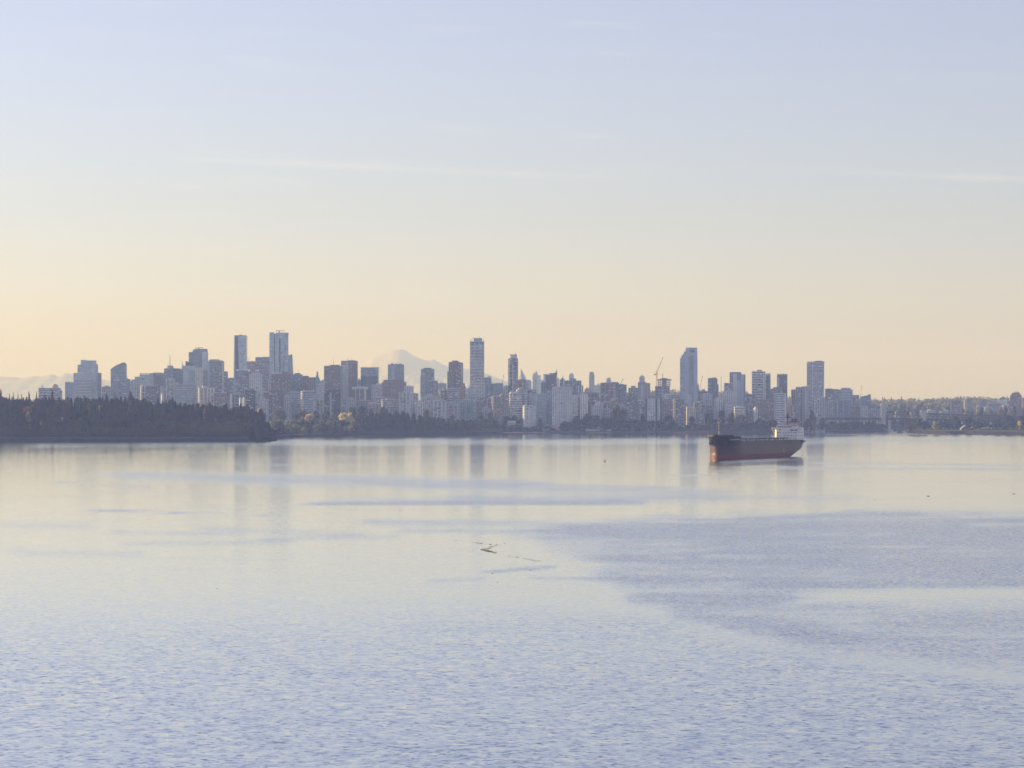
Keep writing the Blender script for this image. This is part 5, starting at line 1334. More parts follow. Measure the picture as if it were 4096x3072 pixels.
# ---------------------------------------------------------------- tower cranes
def crane(label, px, Y, py_base, py_piv, tip, tail, col='crane_red', w=1.1, cab=True):
    m = mat(col, {'crane_red': (.42,.17,.11), 'crane_grey': (.30,.26,.25), 'crane_white': (.55,.5,.45)}[col], .6, .15, .2)
    q = Y / FPX; x = P(px, Y); Zr = lambda py: CAM_H + (HOR - py) * q
    root = thing('tower_crane', label, 'crane', (x, Y, Zr(py_base)))
    U = lambda p: (p - px) * q
    z = lambda py: Zr(py) - Zr(py_base)
    if py_piv < py_base - 3:
        k = MB(); n = max(3, int((z(py_piv)) / 5))
        for sx in (-w, w):
            for sy in (-w, w): k.bar((sx, sy, 0), (sx, sy, z(py_piv)), .28)
        for i in range(n):
            a, b = z(py_piv) * i / n, z(py_piv) * (i + 1) / n
            k.bar((-w, -w, a), (w, -w, b), .2); k.bar((w, -w, a), (w, w, b), .2); k.bar((-w, w, b), (w, w, a), .2)
        k.build('mast', m, root, stuff=True)
    pv = Vector((0, 0, z(py_piv)))
    j = MB(); e = Vector((U(tip[0]), 0, z(tip[1]))); n = max(4, int((e - pv).length / 5))
    nrm = Vector((-(e - pv).z, 0, (e - pv).x)).normalized() * w * .9
    if nrm.z < 0: nrm = -nrm
    j.bar(pv + Vector((0, -.9, 0)), e, .26); j.bar(pv + Vector((0, .9, 0)), e, .26); j.bar(pv + nrm, e + nrm * .3, .26)
    for i in range(n):
        a, b = pv.lerp(e, i / n), pv.lerp(e, (i + 1) / n)
        j.bar(a + nrm * (1 - .7 * i / n), b + Vector((0, -.9 * (1 - i / n), 0)), .17); j.bar(a + Vector((0, .9 * (1 - i / n), 0)), b + nrm * (1 - .7 * (i + 1) / n), .17)
    j.build('jib', m, root, stuff=True)
    if tail:
        t = Vector((U(tail[0]), 0, z(tail[1])))
        MB().bar(pv, t, .5).build('counter_jib', m, root)
        MB().box(t.x - 1.8, t.x + 1.8, -1.3, 1.3, t.z - 2.2, t.z + .8).build('counterweight', mat('crane_ballast', (.14,.12,.12), .8), root)
        ap = pv + Vector((-1.0, 0, 6.5))
        MB().bar(pv, ap, .35).bar(ap, t, .15).bar(ap, pv.lerp(e, .75) + nrm, .15).build('apex_and_stays', m, root, stuff=True)
    if cab: MB().box(.8, 2.6, -1.4, .6, z(py_piv) - 2.0, z(py_piv) + .4).build('cab', mat('crane_cab', (.20,.19,.19), .6), root)
    MB().box(e.x - .8, e.x + .8, -.6, .6, e.z - .8, e.z + .9).build('jib_head', mat('crane_head', (.10,.08,.08), .7), root)
    MB().bar(e, e - Vector((0, 0, 4.5)), .12).build('hoist_line', mat('crane_head', (.1,.1,.1)), root)
crane('large reddish luffing crane with a raised jib and counterweight beside the tower under construction', 2627, 6190, 1546, 1494, (2652,1431), (2619,1497))
crane('thin leaning crane jib right of the tall stepped tower', 2799, 6250, 1563, 1558, (2810,1505), None, 'crane_grey', .9, False)
crane('thin upright crane jib left of the broad twin step tower', 2885, 6250, 1568, 1560, (2885,1509), None, 'crane_grey', .9, False)
crane('faint thin crane leaning above the wide blue glass block', 2010, 6300, 1538, 1534, (2015,1501), None, 'crane_grey', .6, False)
crane('faint thin crane left of the slanting roof end tower', 3443, 6300, 1588, 1583, (3447,1545), None, 'crane_white', .7, False)
crane('small level crane over the slim slate tower beside the white banded office', 3070, 6230, 1502, 1495, (3082,1494.5), None, 'crane_grey', .6, False)
crane('faint far crane jib between the round tower and the stair stepped pale tower', 2076, 7200, 1522, 1514, (2081,1503), None, 'crane_grey', .6, False)

# ---------------------------------------------------------------- the bulk carrier
def ship():
    th = R(26.5)
    Yc = 2464.0
    Xc = P(2861, 2390) + 90 * math.sin(th)          # stem at column 2861
    root = thing('cargo_ship', 'empty black and red bulk carrier at anchor, white bridge at its stern', 'cargo ship', (Xc, Yc, 0), 0)
    # local x forward, y to port
    root.matrix_world = Matrix.Translation((Xc, Yc, 0)) @ Matrix(((-1.06 * math.sin(th), math.cos(th), 0, 0), (-1.06 * math.cos(th), -math.sin(th), 0, 0), (0, 0, 1, 0), (0, 0, 0, 1)))
    BH = 14.0
    black = mat('hull_black', (.016,.017,.021), .40, .35, .06, spec=.3, detail=8); red = mat('hull_red', (.060,.019,.021), .40, .35, .05, spec=.3, detail=8); boot = mat('hull_boot_red', (.17,.026,.022), .55, .3, .06, spec=.2, detail=8)
    white = mat('ship_white', (.74,.74,.74), .5, .06, .15); dark = mat('ship_window', (.02,.022,.028), .25, .1, .3); deckm = mat('deck_paint', (.16,.08,.065), .8, .3, .1); grey = mat('hatch_grey', (.10,.10,.11), .7, .2, .1)
    buff = mat('mast_buff', (.62,.55,.42), .6, .1, .2); blk = mat('ship_black', (.02,.02,.022), .6, .2, .2); maroon = mat('funnel_maroon', (.13,.03,.035), .5, .1, .2); orange = mat('crane_orange', (.50,.15,.08), .6, .2, .2); tealm = mat('davit_green', (.22,.34,.33), .6, .2, .2)
    def stem(z): return 80.0 + 7.5 * max(0.0, (z - 8.5) / 11.5) ** 1.7 + (1.4 * max(0, (4 - z) / 4) if z < 4 else 0)
    def stern(z): return lerp([(-2,-66),(0,-70),(1.5,-75),(3,-79),(5,-82.5),(7.5,-84.6),(10,-85.2),(21,-85.6)], z)
    def half(x, z):
        s1 = stem(z); le = 21 if z < 9 else 21 + (z - 9) * .25
        t = max(0.0, min(1.0, (x - (s1 - le)) / le))
        p = 2.5 - .02 * z
        b = BH * (1 - t ** p) ** .62 if t < 1 else 0.0
        if z < 9 and t > 0: b *= 1 - .10 * (9 - z) / 9 * t
        s0 = stern(z); la = 24.0
        u = max(0.0, min(1.0, (s0 + la - x) / la))
        end = lerp([(0,.25),(3,.5),(7,.80),(12,.93),(20,.95)], z)
        b *= 1 - (1 - end) * u ** 2.0
        return b
    zs = [-1.5, 0, 1.2, 2.4, 3.6, 5, 6.5, 8, 9.8, 11.6, 13.2, 14.4, 15.3]
    NX = 54
    def ring(z, z_for_x=None):
        a, b = stern(z), stem(z)
        pts = []
        for i in range(NX + 1):
            f = i / NX
            f = f if f < .72 else .72 + .28 * (1 - (1 - (f - .72) / .28) ** 1.9)
            x = a + (b - a) * f
            pts.append((x, half(x, z), z))
        return pts
    def strip(mb, za, zb, xa=None):
        ra, rb = ring(za), ring(zb)
        if xa is not None:
            ra = [p for p in ra if p[0] >= xa]; rb = rb[-len(ra):]
        n = len(ra)
        for sgn in (1, -1):
            i = len(mb.v)
            mb.v += [(x, y * sgn, z) for x, y, z in ra] + [(x, y * sgn, z) for x, y, z in rb]
            for k in range(n - 1):
                f = (i + k, i + k + 1, i + n + k + 1, i + n + k)
                mb.f.append(f if sgn < 0 else f[::-1])
        # transom
        if xa is None:
            i = len(mb.v)
            (x0, y0, _), (x1, y1, _) = ra[0], rb[0]
            mb.v += [(x0, y0, za), (x0, -y0, za), (x1, -y1, zb), (x1, y1, zb)]; mb.f.append((i, i+1, i+2, i+3))
    def weld(o):
        bm = bmesh.new(); bm.from_mesh(o.data); bmesh.ops.remove_doubles(bm, verts=bm.verts, dist=.02); bm.normal_update(); bmesh.ops.recalc_face_normals(bm, faces=bm.faces)
        for e in bm.edges:
            if len(e.link_faces) == 2 and e.calc_face_angle(0) > .62: e.smooth = False
        bm.to_mesh(o.data); bm.free()
        o.data.polygons.foreach_set('use_smooth', [True] * len(o.data.polygons))
    hull = MB()
    counts = []
    for za, zb in zip(zs, zs[1:]):
        strip(hull, za, zb); counts.append((len(hull.f), zb))
    o = hull.build('hull', black, root)
    o.data.materials.append(red); o.data.materials.append(boot)
    st = 0
    for n, zb in counts:
        for i in range(st, n): o.data.polygons[i].material_index = 0 if zb > 11.7 else (1 if zb > 3.7 else 2)
        st = n
    weld(o)
    fc = MB()
    for za, zb in ((15.3, 16.8), (16.8, 18.2), (18.2, 19.4)): strip(fc, za, zb, 62)
    f = fc.build('forecastle', black, root); weld(f)
    # decks
    def deck(z, x0, x1, name, m):
        xs = [x0 + (x1 - x0) * i / 24 for i in range(25)]
        v = [(x, half(x, z), z) for x in xs] + [(x, -half(x, z), z) for x in xs]
        fs = [(k, k + 1, 26 + k, 25 + k) for k in range(24)]
        me = bpy.data.meshes.new(name); me.from_pydata(v, [], [q[::-1] for q in fs]); me.materials.append(m)
        d = bpy.data.objects.new(name, me); COL.objects.link(d); d.parent = root
    deck(15.25, -85.3, 62, 'main_deck', deckm); deck(19.2, 62, 86.4, 'forecastle_deck', deckm)
    MB().box(61.6, 62, -13.6, 13.6, 15.2, 19.4).build('forecastle_bulkhead', black, root)
    # bow bulwark, its sunlit inner face painted as a pale starboard stretch
    pts = [(x, half(x, 19.4)) for x in [74 + .55 * i for i in range(23)]] + [(stem(19.4), 0)]
    pale = mat('bulwark_sunlit', (.6,.58,.55), .6, .1, .2)
    for s, bm_, sel in ((1, black, pts), (-1, pale, pts[:9]), (-1, black, pts[8:])):
        bw = MB()
        for (xa, ya), (xb, yb) in zip(sel, sel[1:]):
            bw.prism([(xa, ya*s), (xb, yb*s), (xb - .05, yb*s - .12*s), (xa - .05, ya*s - .12*s)] if s < 0 else [(xa, ya), (xa - .05, ya - .12), (xb - .05, yb - .12), (xb, yb)], 19.4, 20.6)
        bw.build('bow_bulwark', bm_, root)
    # hatch covers
    for i in range(5):
        xa = -54 + i * 23
        MB().box(xa, xa + 19, -8.5, 8.5, 15.3, 17.2).build('hatch_cover', grey, root)
        MB().box(xa - .3, xa + 9.3, -11, 11, 17.2, 17.5).box(xa + 9.7, xa + 19.3, -11, 11, 17.2, 17.5).build('hatch_lid', grey, root)
    # rails along the deck edge
    for sgn in (1, -1):
        r = MB()
        for i in range(46):
            x = -58 + i * 2.6; y = (half(x, 15.3) - .3) * sgn
            r.bar((x, y, 15.3), (x, y, 16.5), .07); r.bar((x, y, 16.45), (x + 2.6, (half(x + 2.6, 15.3) - .3) * sgn, 16.45), .06); r.bar((x, y, 15.9), (x + 2.6, (half(x + 2.6, 15.3) - .3) * sgn, 15.9), .05)
        r.build('railing', white, root, stuff=True)
    for i in range(16):
        x = -50 + i * 7.1 + (i % 3)
        MB().box(x, x + .9, 12.6, 13.3, 15.3, 16.5 + .3 * (i % 2)).build('deck_vent', white, root)
    for i in range(8):
        x = 63.5 + i * 2.2; y = half(x, 19.2) - 2.6
        MB().bar((x, y, 19.2), (x, y, 20.5 + .5 * (i % 3)), .35, 6).bar((x, -y, 19.2), (x, -y, 20.4), .35, 6).build('bollard', blk if i % 2 else grey, root)
    MB().box(69, 73, 2, 6, 19.2, 20.8).box(69, 73, -6, -2, 19.2, 20.8).build('windlass', blk, root)
    # foremast
    fm = MB().bar((78.5, 0, 19.2), (78.5, 0, 31.5), .42, 6, .26); fm.bar((77, 1.4, 19.2), (78.5, 0, 25), .14)
    fm.build('foremast', buff, root)
    MB().box(78, 79, -1.2, 1.2, 31, 31.4).bar((78.5, .9, 31.3), (78.5, .9, 32.6), .2).bar((78.5, -.9, 31.3), (78.5, -.9, 32.2), .2).build('mast_lights', buff, root)
    MB().box(78.1, 78.9, -.8, .8, 27.4, 27.7).box(78.1, 78.9, -.8, .8, 24.4, 24.7).build('mast_platforms', blk, root)
    # anchors
    for s in (1, -1):
        x, z = 79.5, 14.6; y = half(x, z) * s
        a = MB().bar((x, y + .5*s, z + 2.4), (x + .6, y + .8*s, z - 1.6), .5, 6); a.box(x - 1.4, x + 2.6, y + (.2 if s > 0 else -1.4), y + (1.4 if s > 0 else -.2), z - 2.4, z - 1.3)
        a.bar((x - 1.2, y + .8*s, z - 1.8), (x - 1.8, y + .9*s, z - .2), .4, 5); a.bar((x + 2.4, y + .8*s, z - 1.8), (x + 3.0, y + .9*s, z - .2), .4, 5)
        a.build('anchor', blk, root)
    # lettering on the port bow
    def letter(body, x, z, size, xe):
        cu = bpy.data.curves.new('lettering', 'FONT'); cu.body = body; cu.size = size; cu.extrude = .02; cu.align_x = 'LEFT'
        cu.materials.append(white)
        t0 = bpy.data.objects.new('lettering_curve', cu); COL.objects.link(t0)
        bpy.context.view_layer.update(); me = bpy.data.meshes.new_from_object(t0.evaluated_get(bpy.context.evaluated_depsgraph_get()))
        bpy.data.objects.remove(t0); me.name = 'lettering'
        for v in me.vertices:                      # wrapped round the flare of the bow, reading from bow to stern
            xx, zz = x - v.co.x, z + v.co.y
            v.co = (xx, half(xx, zz) + .07 + v.co.z, zz)
        t = bpy.data.objects.new('lettering', me); COL.objects.link(t); t.parent = root
    letter('SUNSHINE PRIDE', 77.0, 16.0, 1.75, 62.5)
    MB().box(-36.2, -35.8, 14.0, 14.08, 4.5, 7.2).build('draught_marks', white, root)
    house = set(root.children)
    # accommodation block with chamfered forward corners
    blkp = [(-60, -8.6), (-60, 10.6), (-61.4, 12.0), (-74, 12.0), (-74, -12.0), (-63.2, -12.0)]
    blkp = blkp[::-1]
    acc = MB().prism(blkp, 15.3, 27.2); acc = acc.build('accommodation', white, root)
    for z in (18.2, 21.1, 24.0): pass
    # port-holes and windows on the front
    def win(y, z, w=.45, h=.7):
        o = MB().box(-60.04, -59.9, y - w, y + w, z - h, z + h).build('window', dark, root); return o
    for y in (-5.6,-2.8,-.2,2.4,5.0,7.6): win(y, 23.2, .32, .42)
    for y in (-7.7, 9.6): win(y, 23.2, .8, .42)
    for y in (-7.5,-1.4,1.2,2.8,5.4,10.0): win(y, 19.9, .32, .42)
    for y in (-6.9,-2.5): win(y, 16.9, .8, .45)
    for y in (.2,2.4,5.0,9.8): win(y, 16.9, .32, .42)
    win(1.0, 15.9, .35, .6)
    for x in (-63.5, -66, -68.5, -71):
        for z in (17, 20, 23): MB().box(x - .35, x + .35, 11.96, 12.06, z - .45, z + .45).build('window', dark, root)
    # bridge deck: wings across the full beam, recess below painted dark
    br = MB().box(-67.5, -60.6, -9.5, 9.5, 27.2, 30.2)
    br.build('wheelhouse', white, root)
    for i in range(7): MB().box(-60.68, -60.5, -8.2 + i * 2.0, -6.6 + i * 2.0, 28.9, 29.8).build('window', dark, root)
    MB().box(-67.8, -60.2, -9.9, 9.9, 30.2, 30.5).build('wheelhouse_roof', white, root)
    for s in (1, -1):
        y0, y1 = (9.5, 14.4) if s > 0 else (-14.4, -9.5)
        w_ = MB().box(-67, -60.4, y0, y1, 27.1, 27.4).box(-60.6, -60.4, y0, y1, 27.4, 28.7).box(-67, -66.8, y0, y1, 27.4, 28.7)
        ye = y1 if s > 0 else y0
        w_.box(-67, -60.4, ye - .2, ye + .02, 27.4, 28.9)
        w_.build('bridge_wing', white, root)
    MB().box(-60.65, -60.35, -9.5, 9.5, 27.2, 28.6).build('wing_bulwark', white, root)
    MB().box(-63, -59.9, -10.5, 9.5, 26.9, 27.15).build('bridge_deck_edge', white, root)
    # dark panels that paint the shade of the openings under the wings
    for y in (6.0, 10.0): MB().box(-60.06, -59.86, y - 1.5, y + 1.5, 25.0, 26.5).build('painted_opening', mat('opening_shade', (.16,.13,.14), .8), root)
    MB().box(-60.06, -59.86, -7.6, -4.4, 25.9, 26.6).build('painted_opening', mat('opening_shade', (.16,.13,.14), .8), root)
    MB().box(-61, -59.3, -7.2, -6.0, 25.2, 27).build('lamp_box', buff, root)
    # sunlit struts under the starboard wing and the corner
    sp = MB().bar((-60.5, -11.4, 22.8), (-60.5, -13.9, 27.1), .38).bar((-60.5, -12.2, 24.2), (-60.5, -11.6, 27.1), .34).bar((-60.5, -11.6, 17), (-60.5, -11.4, 22.8), .42)
    sp.build('wing_struts', buff, root)
    MB().bar((-61.5, 11.9, 23), (-61.5, 14, 27.1), .3).build('wing_struts', white, root)
    # provision crane and machinery before the house
    pc = MB().bar((-56.5, -10.8, 15.3), (-56.5, -10.8, 17.8), .8, 6).bar((-56.5, -10.8, 17.5), (-57.5, -13.2, 20.6), .35); pc.build('deck_crane', buff, root)
    MB().box(-58.5, -54.5, -13.2, -9.2, 15.3, 17.2).box(-57.8, -56, -12.6, -11.2, 17.2, 18).build('crane_base', orange, root)
    # monkey island, mast, funnel
    MB().box(-70, -61, -9, 4, 30.5, 30.9).build('compass_deck', white, root)
    rl = MB()
    for i in range(10):
        y = -9 + i * 1.5; rl.bar((-61, y, 30.9), (-61, y, 32), .07)
    rl.bar((-61, -9, 32), (-61, 4.5, 32), .07); rl.build('railing', white, root, stuff=True)
    MB().bar((-62.5, -7.6, 30.6), (-62.5, -7.6, 33.6), .12).build('aerial_post', white, root)
    MB().dome(-62.5, -7.6, .65, 33.6, 10, 4).build('radome', white, root)
    mm = MB().bar((-64, 0, 30.5), (-64, 0, 44.5), .55, 6, .24).box(-64.6, -63.4, -2.8, 2.8, 39.4, 40.0).box(-64.3, -63.7, -1.6, 1.6, 42.0, 42.5).bar((-64, -1.9, 40.0), (-64, 1.9, 41.0), .3).bar((-64, .9, 41.5), (-64, .9, 45.5), .14)
    mm.build('radar_mast', blk, root)
    MB().bar((-63, -1.6, 30.6), (-63, -1.6, 34.4), .5, 6).build('signal_post', orange, root)
    fz = [27.2, 30.9, 31.6, 32.3, 33.1, 33.8, 34.6, 35.2]
    fcol = [white, maroon, white, maroon, white, maroon, blk]
    fun = bpy.data.objects.new('funnel', MB().box(-73.5, -67.5, .6, 7.0, fz[0], fz[1]).mesh('funnel', white)); COL.objects.link(fun); fun.parent = root
    for i in range(1, 7):
        sb = MB().box(-73.5 - .02 * i, -67.5 + .02 * i, .6 - .02 * i, 7.0 + .02 * i, fz[i], fz[i + 1]).build('stripe', fcol[i], root); sb.parent = fun
    for y in (2.0, 5.2):
        e = MB().bar((-70, y, 35.1), (-70, y, 36.4), .75, 8).bar((-70, y, 36.4), (-71, y + .9, 37.9), .8, 8).build('exhaust_pipe', blk, root)
    MB().box(-72, -66, 7.5, 11, 27.2, 29.0).box(-74, -69, -8, -3, 27.2, 29.4).build('deck_house', white, root)
    for o in root.children:                     # the house stands well aft
        if o not in house: o.location = (-8.0, 3.0, 15.3 * .16); o.scale = (1, 1, .84)
    # stern: lifeboat on its slip, mooring platform
    lb = MB().bar((-84.0, 11.0, 19.8), (-87.6, 11.0, 18.9), 1.2, 8, 1.0); lb.bar((-82.8, 11.0, 19.9), (-84.0, 11.0, 19.8), .5, 8, 1.2); lb.bar((-87.6, 11.0, 18.9), (-88.6, 11, 18.7), 1.0, 8, .3)
    lb.build('lifeboat', tealm, root)
    dv = MB().bar((-83.4, 10.2, 15.3), (-83.4, 11.6, 21.4), .25).bar((-86.4, 10.2, 14.3), (-86.4, 11.6, 20.6), .25).bar((-83.4, 11.6, 21.4), (-86.4, 11.6, 20.6), .2).bar((-83, 10.4, 15.3), (-87, 10.4, 18), .2)
    dv.build('davit', tealm, root)
    MB().box(-89.5, -78, 8.5, 14.4, 13.6, 14.3).box(-88, -79, 9.5, 13.6, 12.6, 13.6).build('mooring_platform', blk, root)
    pr = MB()
    for i in range(9): pr.bar((-89.2 + i * 1.3, 14.3, 14.3), (-89.2 + i * 1.3, 14.3, 15.5), .09)
    pr.bar((-89.2, 14.3, 15.4), (-78.5, 14.3, 15.4), .08); pr.build('railing', tealm, root, stuff=True)
    # rudder, just breaking the water
    MB().prism([(-84.5, -.4), (-78.5, -.5), (-78.5, .5), (-84.5, .4)], -3, .9).build('rudder', boot, root)
ship()

# ---------------------------------------------------------------- small craft, buoys, driftwood
def hull_mesh(L, B_, H, cabin=True):
    m = MB(); st = 8
    for i in range(st):
        pass
    xs = [-L/2 + L * i / st for i in range(st + 1)]
    hw = lambda x: B_ / 2 * (1 - max(0, x / (L / 2)) ** 2.2)
    v = []
    for x in xs:
        b = max(.03, hw(x)); up = .25 * H * max(0, x / (L / 2)) ** 2
        v += [(x, -b, H + up), (x, -b * .65, -.25), (x, b * .65, -.25), (x, b, H + up)]
    f = []
    for i in range(st):
        a = 4 * i
        for k in range(3): f.append((a + k, a + k + 1, a + k + 5, a + k + 4))
        f.append((a + 3, a, a + 4, a + 7))
    f.append((0, 3, 2, 1)); f.append((4*st, 4*st+1, 4*st+2, 4*st+3))
    m.v, m.f = v, f
    return m
def boat(name, label, cat, px, py, L, H, hullc, rz, cabin=None, mast=None, group=None):
    Y = YW(py); root = thing(name, label, cat, (P(px, Y), Y, 0), R(rz), group)
    hm = mat('boat_' + hullc, {'white': (.75,.75,.74), 'dark': (.03,.035,.045), 'blue': (.10,.16,.24), 'grey': (.28,.29,.31), 'green': (.05,.11,.10), 'navy': (.03,.05,.09)}[hullc], .5, .1, .5)
    hull_mesh(L, L * .32, H).build('hull', hm, root)
    if cabin:
        c = mat('boat_cabin_' + cabin, {'white': (.78,.78,.77), 'grey': (.35,.36,.38), 'dark': (.04,.04,.05)}[cabin], .5, .1, .5)
        MB().prism([(-L*.22,-L*.11),(L*.18,-L*.09),(L*.18,L*.09),(-L*.22,L*.11)], H*.95, H*.95 + L*.13, [(-L*.2,-L*.10),(L*.10,-L*.08),(L*.10,L*.08),(-L*.2,L*.10)]).build('cabin', c, root)
        MB().box(-L*.18, L*.11, -L*.107, L*.107, H*.95 + L*.05, H*.95 + L*.09).build('cabin_window', mat('boat_window', (.03,.03,.04), .2), root)
    if mast:
        MB().bar((L*.08, 0, H*.9), (L*.08, 0, mast), .12, 5, .07).bar((L*.08, 0, H*.9 + 1.6), (-L*.38, 0, H*.9 + 1.5), .12, 5).build('mast', mat('boat_mast', (.55,.55,.55), .4), root)
    return root
boat('motorboat', 'motorboat speeding toward us and trailing a white wake near the bridge', 'motorboat', 3440, 1738.5, 7.5, 1.5, 'dark', -80, cabin='grey')
boat('barge', 'long dark low barge moored off the tip of the point', 'barge', 3599, 1731, 15, 1.6, 'green', 3, cabin='dark')
boat('sailboat', 'sailboat with a tall bare mast lying beside the tip of the point', 'sailboat', 3618, 1730.5, 9, 1.2, 'white', 12, cabin='white', mast=16)
boat('moored_boat', 'low dark boat with a little white cabin, first in the row off the lawn', 'boat', 3798, 1737.4, 8.5, 1.0, 'dark', 4, cabin='white')
boat('moored_boat', 'low grey boat second in the row off the lawn', 'boat', 3836, 1737.4, 7, .9, 'grey', -6)
boat('moored_boat', 'dark low boat under the small red mark of the bank', 'boat', 3860, 1737.6, 7, .8, 'navy', 8)
boat('moored_boat', 'pale blue boat in the middle of the moored row', 'boat', 3893, 1738.2, 8, 1.0, 'blue', -3, cabin='grey')
boat('sailboat', 'small blue sailing boat with a thin mast in the moored row', 'sailboat', 3912, 1738, 6.5, 1.0, 'blue', 2, mast=8)
boat('moored_boat', 'largest dark grey covered boat right of the moored row', 'boat', 3941, 1741, 11, 1.7, 'navy', 6, cabin='grey')
boat('moored_boat', 'bright white sunlit boat below the rocky knob of the bank', 'boat', 3995, 1738, 5.0, 1.3, 'white', 40, cabin='white')
boat('moored_boat', 'white cabin boat near the right edge close to the bank', 'boat', 4076, 1739.5, 7.5, 1.1, 'white', 10, cabin='white')
boat('moored_boat', 'dark boat cut by the right edge of the photo', 'boat', 4094, 1741.5, 8, 1.1, 'dark', -4)
boat('rowing_boat', 'tiny pale dinghy behind the largest dark grey boat', 'boat', 3922, 1741, 3.5, .6, 'white', 20)
boat('sailboat', 'tiny white sail dinghy right of the ship stern near the beach', 'sailboat', 3246, 1732, 3.2, .7, 'white', 20, mast=6)

def wake():
    Y = YW(1738.5); x = P(3440, Y); r = random.Random(4); m = MB()
    for arm, (dx, dy, n) in enumerate((((-62, 55, 90)), ((34, 60, 30)), ((-20, 40, 40)))):
        for i in range(n):
            t = i / n
            cx, cy = x + dx * t + r.gauss(0, .5 + t), Y + 6 + dy * t + r.gauss(0, 1 + 2 * t)
            s = r.uniform(.5, 1.8) * (1.3 - t)
            j = len(m.v); m.v += [(cx - s*1.6, cy - s, .02), (cx + s*1.6, cy - s, .02), (cx + s*1.4, cy + s, .10 + .25 * (1 - t)), (cx - s*1.4, cy + s, .10 + .25 * (1 - t))]; m.f.append((j, j+1, j+2, j+3))
    for i in range(24):
        cx, cy = x + r.gauss(0, 3.4), Y + r.uniform(-4, 5); s = r.uniform(.4, 1.0)
        j = len(m.v); m.v += [(cx - s, cy - s, 0), (cx + s, cy - s, 0), (cx + s*.6, cy + s, .7), (cx - s*.6, cy + s, .7)]; m.f.append((j, j+1, j+2, j+3))
    m.build('wake_foam', mat('foam', (.80,.80,.78), .7, .1, .5), stuff=True)
wake()

def buoy(label, px, py, h, col):
    Y = YW(py); root = thing('buoy', label, 'buoy', (P(px, Y), Y, 0))
    c = mat('buoy_' + col, {'dark': (.04,.05,.045), 'red': (.12,.03,.03)}[col], .6, .2, .8)
    MB().circ(0, 0, .7, .7, -.5, .5, 12).build('float', c, root)
    MB().bar((0, 0, .5), (0, 0, h), .4, 6, .25).build('pillar', c, root)
    MB().bar((0, 0, h), (0, 0, h + .8), .2, 6).build('lantern', c, root)
buoy('small dark channel buoy off the left headland', 129, 1777, 3.6, 'dark')
buoy('dark red post buoy afloat left of the ship bow', 2420, 1847, 1.2, 'red')

DRIFT = [(1733,2153,.5),(1823,2164,2.4),(1962,2178,3.6),(2018,2173,2.6),(2000,2179,1.4),(1936,2187,.7),(1932,2203,1.3),(1970,2191,1.0),(1970,2294,3.0),(2065,2286,1.3),(2123,2281,3.0),(1902,2320,.9),(1990,2328,2.4),(2012,2207,1.6),(1968,2344,1.5),(2117,2353,.6),(1830,2045,2.2),(1600,2042,2.4),(1655,2040,2.0),(2567,2016,2.2),
         (3713,1985,4.2),(3500,2000,2.2),(3526,1997,1.0),(4055,1976,4.0),(2470,1943,1.0),(3275,2616,1.6),(3291,2616.5,2.4),(3300,2617,1.5),(3858,2659,2.0),(3868,2659.5,1.4),(3924,2677,1.6),(2535,2572,1.8),(868,2354,2.6),(2378,1850,1.3)]
dl = {20: 'long driftwood log drifting alone on the smooth right part of the bay', 23: 'driftwood log near the right edge of the bay below the moored boats', 30: 'small dark log riding the edge of the choppy water on the right', 25: 'first of three bits of driftwood in line on the ripple edge', 26: 'dark stick, longest of the three in line on the ripple edge', 27: 'last short bit of the three in line on the ripple edge'}
log0 = None
woodm = mat('wet_wood', (.045,.038,.032), .7, .3, 1.0)
rd = random.Random(8)
for i, (px, py, L) in enumerate(DRIFT):
    Y = YW(py); L = L * 2.8 * Y / FPX
    lab = dl.get(i, 'small dark piece of driftwood floating in the middle of the bay')
    if log0 is None:
        o = MB().bar((-.5, 0, 0), (.1, .02, .03), .075, 7, .09).bar((.1, .02, .03), (.5, 0, .02), .09, 7, .05).bar((.2, 0, .05), (.28, .05, .22), .03, 4, .015).build('driftwood', woodm)
        log0 = o
    else:
        o = log0.copy(); COL.objects.link(o)
    o.location = (P(px, Y), Y, .06 * L); o.rotation_euler = (0, rd.uniform(-.05, .05), rd.uniform(-.5, .5)); o.scale = (L, L * 1.1, L)
    tag(o, lab, 'driftwood', None if i in dl else 'driftwood afloat in the bay')
    if i in dl and 'group' in o: del o['group']
# raft of weed and twigs
def weed():
    r = random.Random(2); m = MB()
    for (x0, y0, x1, y1, n, s0) in ((1925,2198,1962,2193,60,.4),(1930,2200,1985,2212,110,.45),(1940,2202,1965,2206,70,.5),(1960,2190,1990,2178,40,.3),(2030,2224,2075,2230,22,.3),(2090,2234,2160,2246,40,.3),(1900,2170,1930,2176,40,.3)):
        for i in range(n):
            t = r.random(); px = x0 + (x1 - x0) * t + r.gauss(0, 3.5); py = y0 + (y1 - y0) * t + r.gauss(0, 1.1)
            Y = YW(py); x = P(px, Y); s = s0 * .42 * r.uniform(.3, 1.3)
            j = len(m.v); m.v += [(x - s, Y - s*.5, .01), (x + s*.8, Y - s*.6, .05), (x + s, Y + s*.7, .10), (x - s*.7, Y + s*.5, .06)]; m.f.append((j, j+1, j+2, j+3))
    m.build('floating_weed', mat('kelp', (.17,.14,.11), .7, .4, .3), stuff=True)
weed()

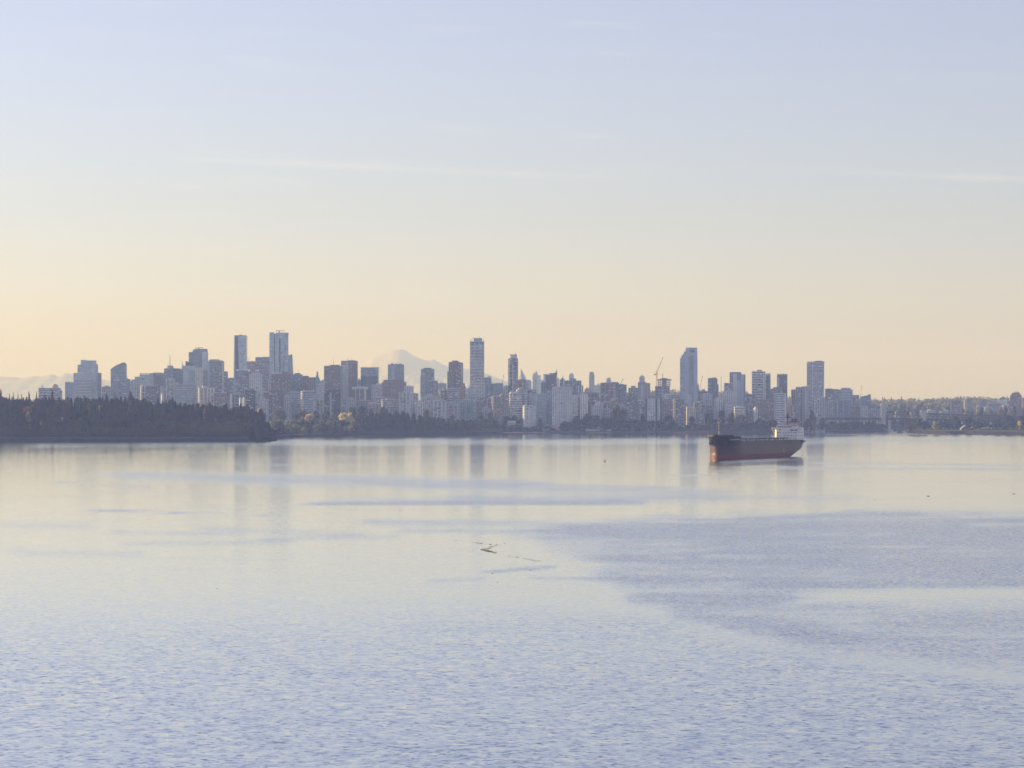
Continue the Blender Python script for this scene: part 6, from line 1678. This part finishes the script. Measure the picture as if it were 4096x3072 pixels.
# ---------------------------------------------------------------- small things on shore
def tent(label, px, py, w, h, kind):
    Y = 5620.0; q = Y / FPX
    root = thing('tent', label, 'tent', (P(px, Y), Y, 7.6))
    m = mat('tent_white', (.80,.77,.70), .7, .05, .1) if kind == 'arch' else mat('tent_grey', (.50,.51,.54), .7, .15, .1)
    zt = CAM_H + (HOR - py) * q - 7.6
    n = 10; k = MB()
    if kind == 'arch':
        for i in range(n):
            a, b = i / n, (i + 1) / n
            za, zb = zt * (.12 + .88 * math.sin(a * 1.57) ** .8), zt * (.12 + .88 * math.sin(b * 1.57) ** .8)
            xa, xb = (a - .5) * w * q, (b - .5) * w * q
            k.profile([(xa, max(.1, za - h * q)), (xb, max(.1, zb - h * q)), (xb, zb), (xa, za)], 0, 9)
    else:
        for i in range(4):
            xa = (i / 4 - .5) * w * q; xb = xa + w * q / 4
            k.profile([(xa, zt * .35), (xb, zt * .45), (xb, zt * (.75 + .08 * i)), ((xa + xb) / 2, zt * (.55 + .07 * i)), (xa, zt * (.6 + .06 * i))], 0, 8)
    k.build('roof_cloth', m, root)
    p = MB()
    for x in (-.42, 0, .42): p.bar((x * w * q, 4, -.3), (x * w * q, 4, zt * .4), .2)
    p.build('poles', mat('boat_mast', (.5,.5,.5)), root)
tent('long arched white tent roof shining in the sun behind the lawn', 3853, 1701, 22, 5.0, 'arch')
tent('grey white tent with a zigzag roof right of the arched one', 3943, 1705, 26, 9, 'zigzag')

def hut(name, label, px, Y, w, h, d, wk, rk, rz=0, flat=False):
    z = ground_z(px, Y) - .3
    root = thing(name, label, 'building', (P(px, Y), Y, z), R(rz))
    MB().box(-w/2, w/2, 0, d, 0, h).build('wall', wall(wk), root)
    if flat: MB().box(-w/2 - .5, w/2 + .5, -.5, d + .5, h, h + .6).build('roof', wall(rk), root)
    else: MB().profile([(-w/2 - .6, h), (w/2 + .6, h), (w * .25, h + w * .09), (-w * .25, h + w * .09)], -.6, d + .6).build('roof', wall(rk), root)
    for i in range(max(2, int(w / 5))):
        x = -w/2 + w * (i + .5) / max(2, int(w / 5))
        MB().box(x - .9, x + .9, -.06, .05, h * .35, h * .75).build('window', glass('gdark'), root)
hut('pavilion', 'low white park pavilion on the beach left of the tree belt', 1199, 5570, 10, 3.2, 6, 'white', 'pale', 14, True)
hut('beach_house', 'long low grey roofed house on the beach under the big white slab', 2225, 5782, 18, 4.5, 8, 'grey', 'pale', 6)
hut('beach_house', 'pale low beach house with a bright end left of the dark red tree', 2186, 5786, 14, 4.0, 8, 'pale', 'white', 24, True)
hut('kiosk', 'row of pale low kiosks along the beach promenade right of the dark red tree', 2372, 5776, 30, 3.2, 5, 'pale', 'pale', 3, True)
hut('kiosk', 'short pale kiosk at the right end of the beach promenade', 2436, 5776, 9, 3.4, 5, 'white', 'pale', 8, True)
hut('house', 'small white house with a pinkish roof behind the right part of the park belt', 1676, 5800, 16, 16, 10, 'white', 'pink', 4)
hut('house', 'pale low house left of the sunlit white tower', 2048, 5795, 16, 20, 10, 'pink', 'pale', 8, True)
hut('beach_house', 'dark low house under trees right of the sunlit white tower', 2140, 5790, 16, 5, 8, 'dark', 'dark', 4)
hut('house', 'tiny white roofed hut at the sea wall left of the ship bow', 2794, 5790, 5, 3, 4, 'white', 'white', 14)
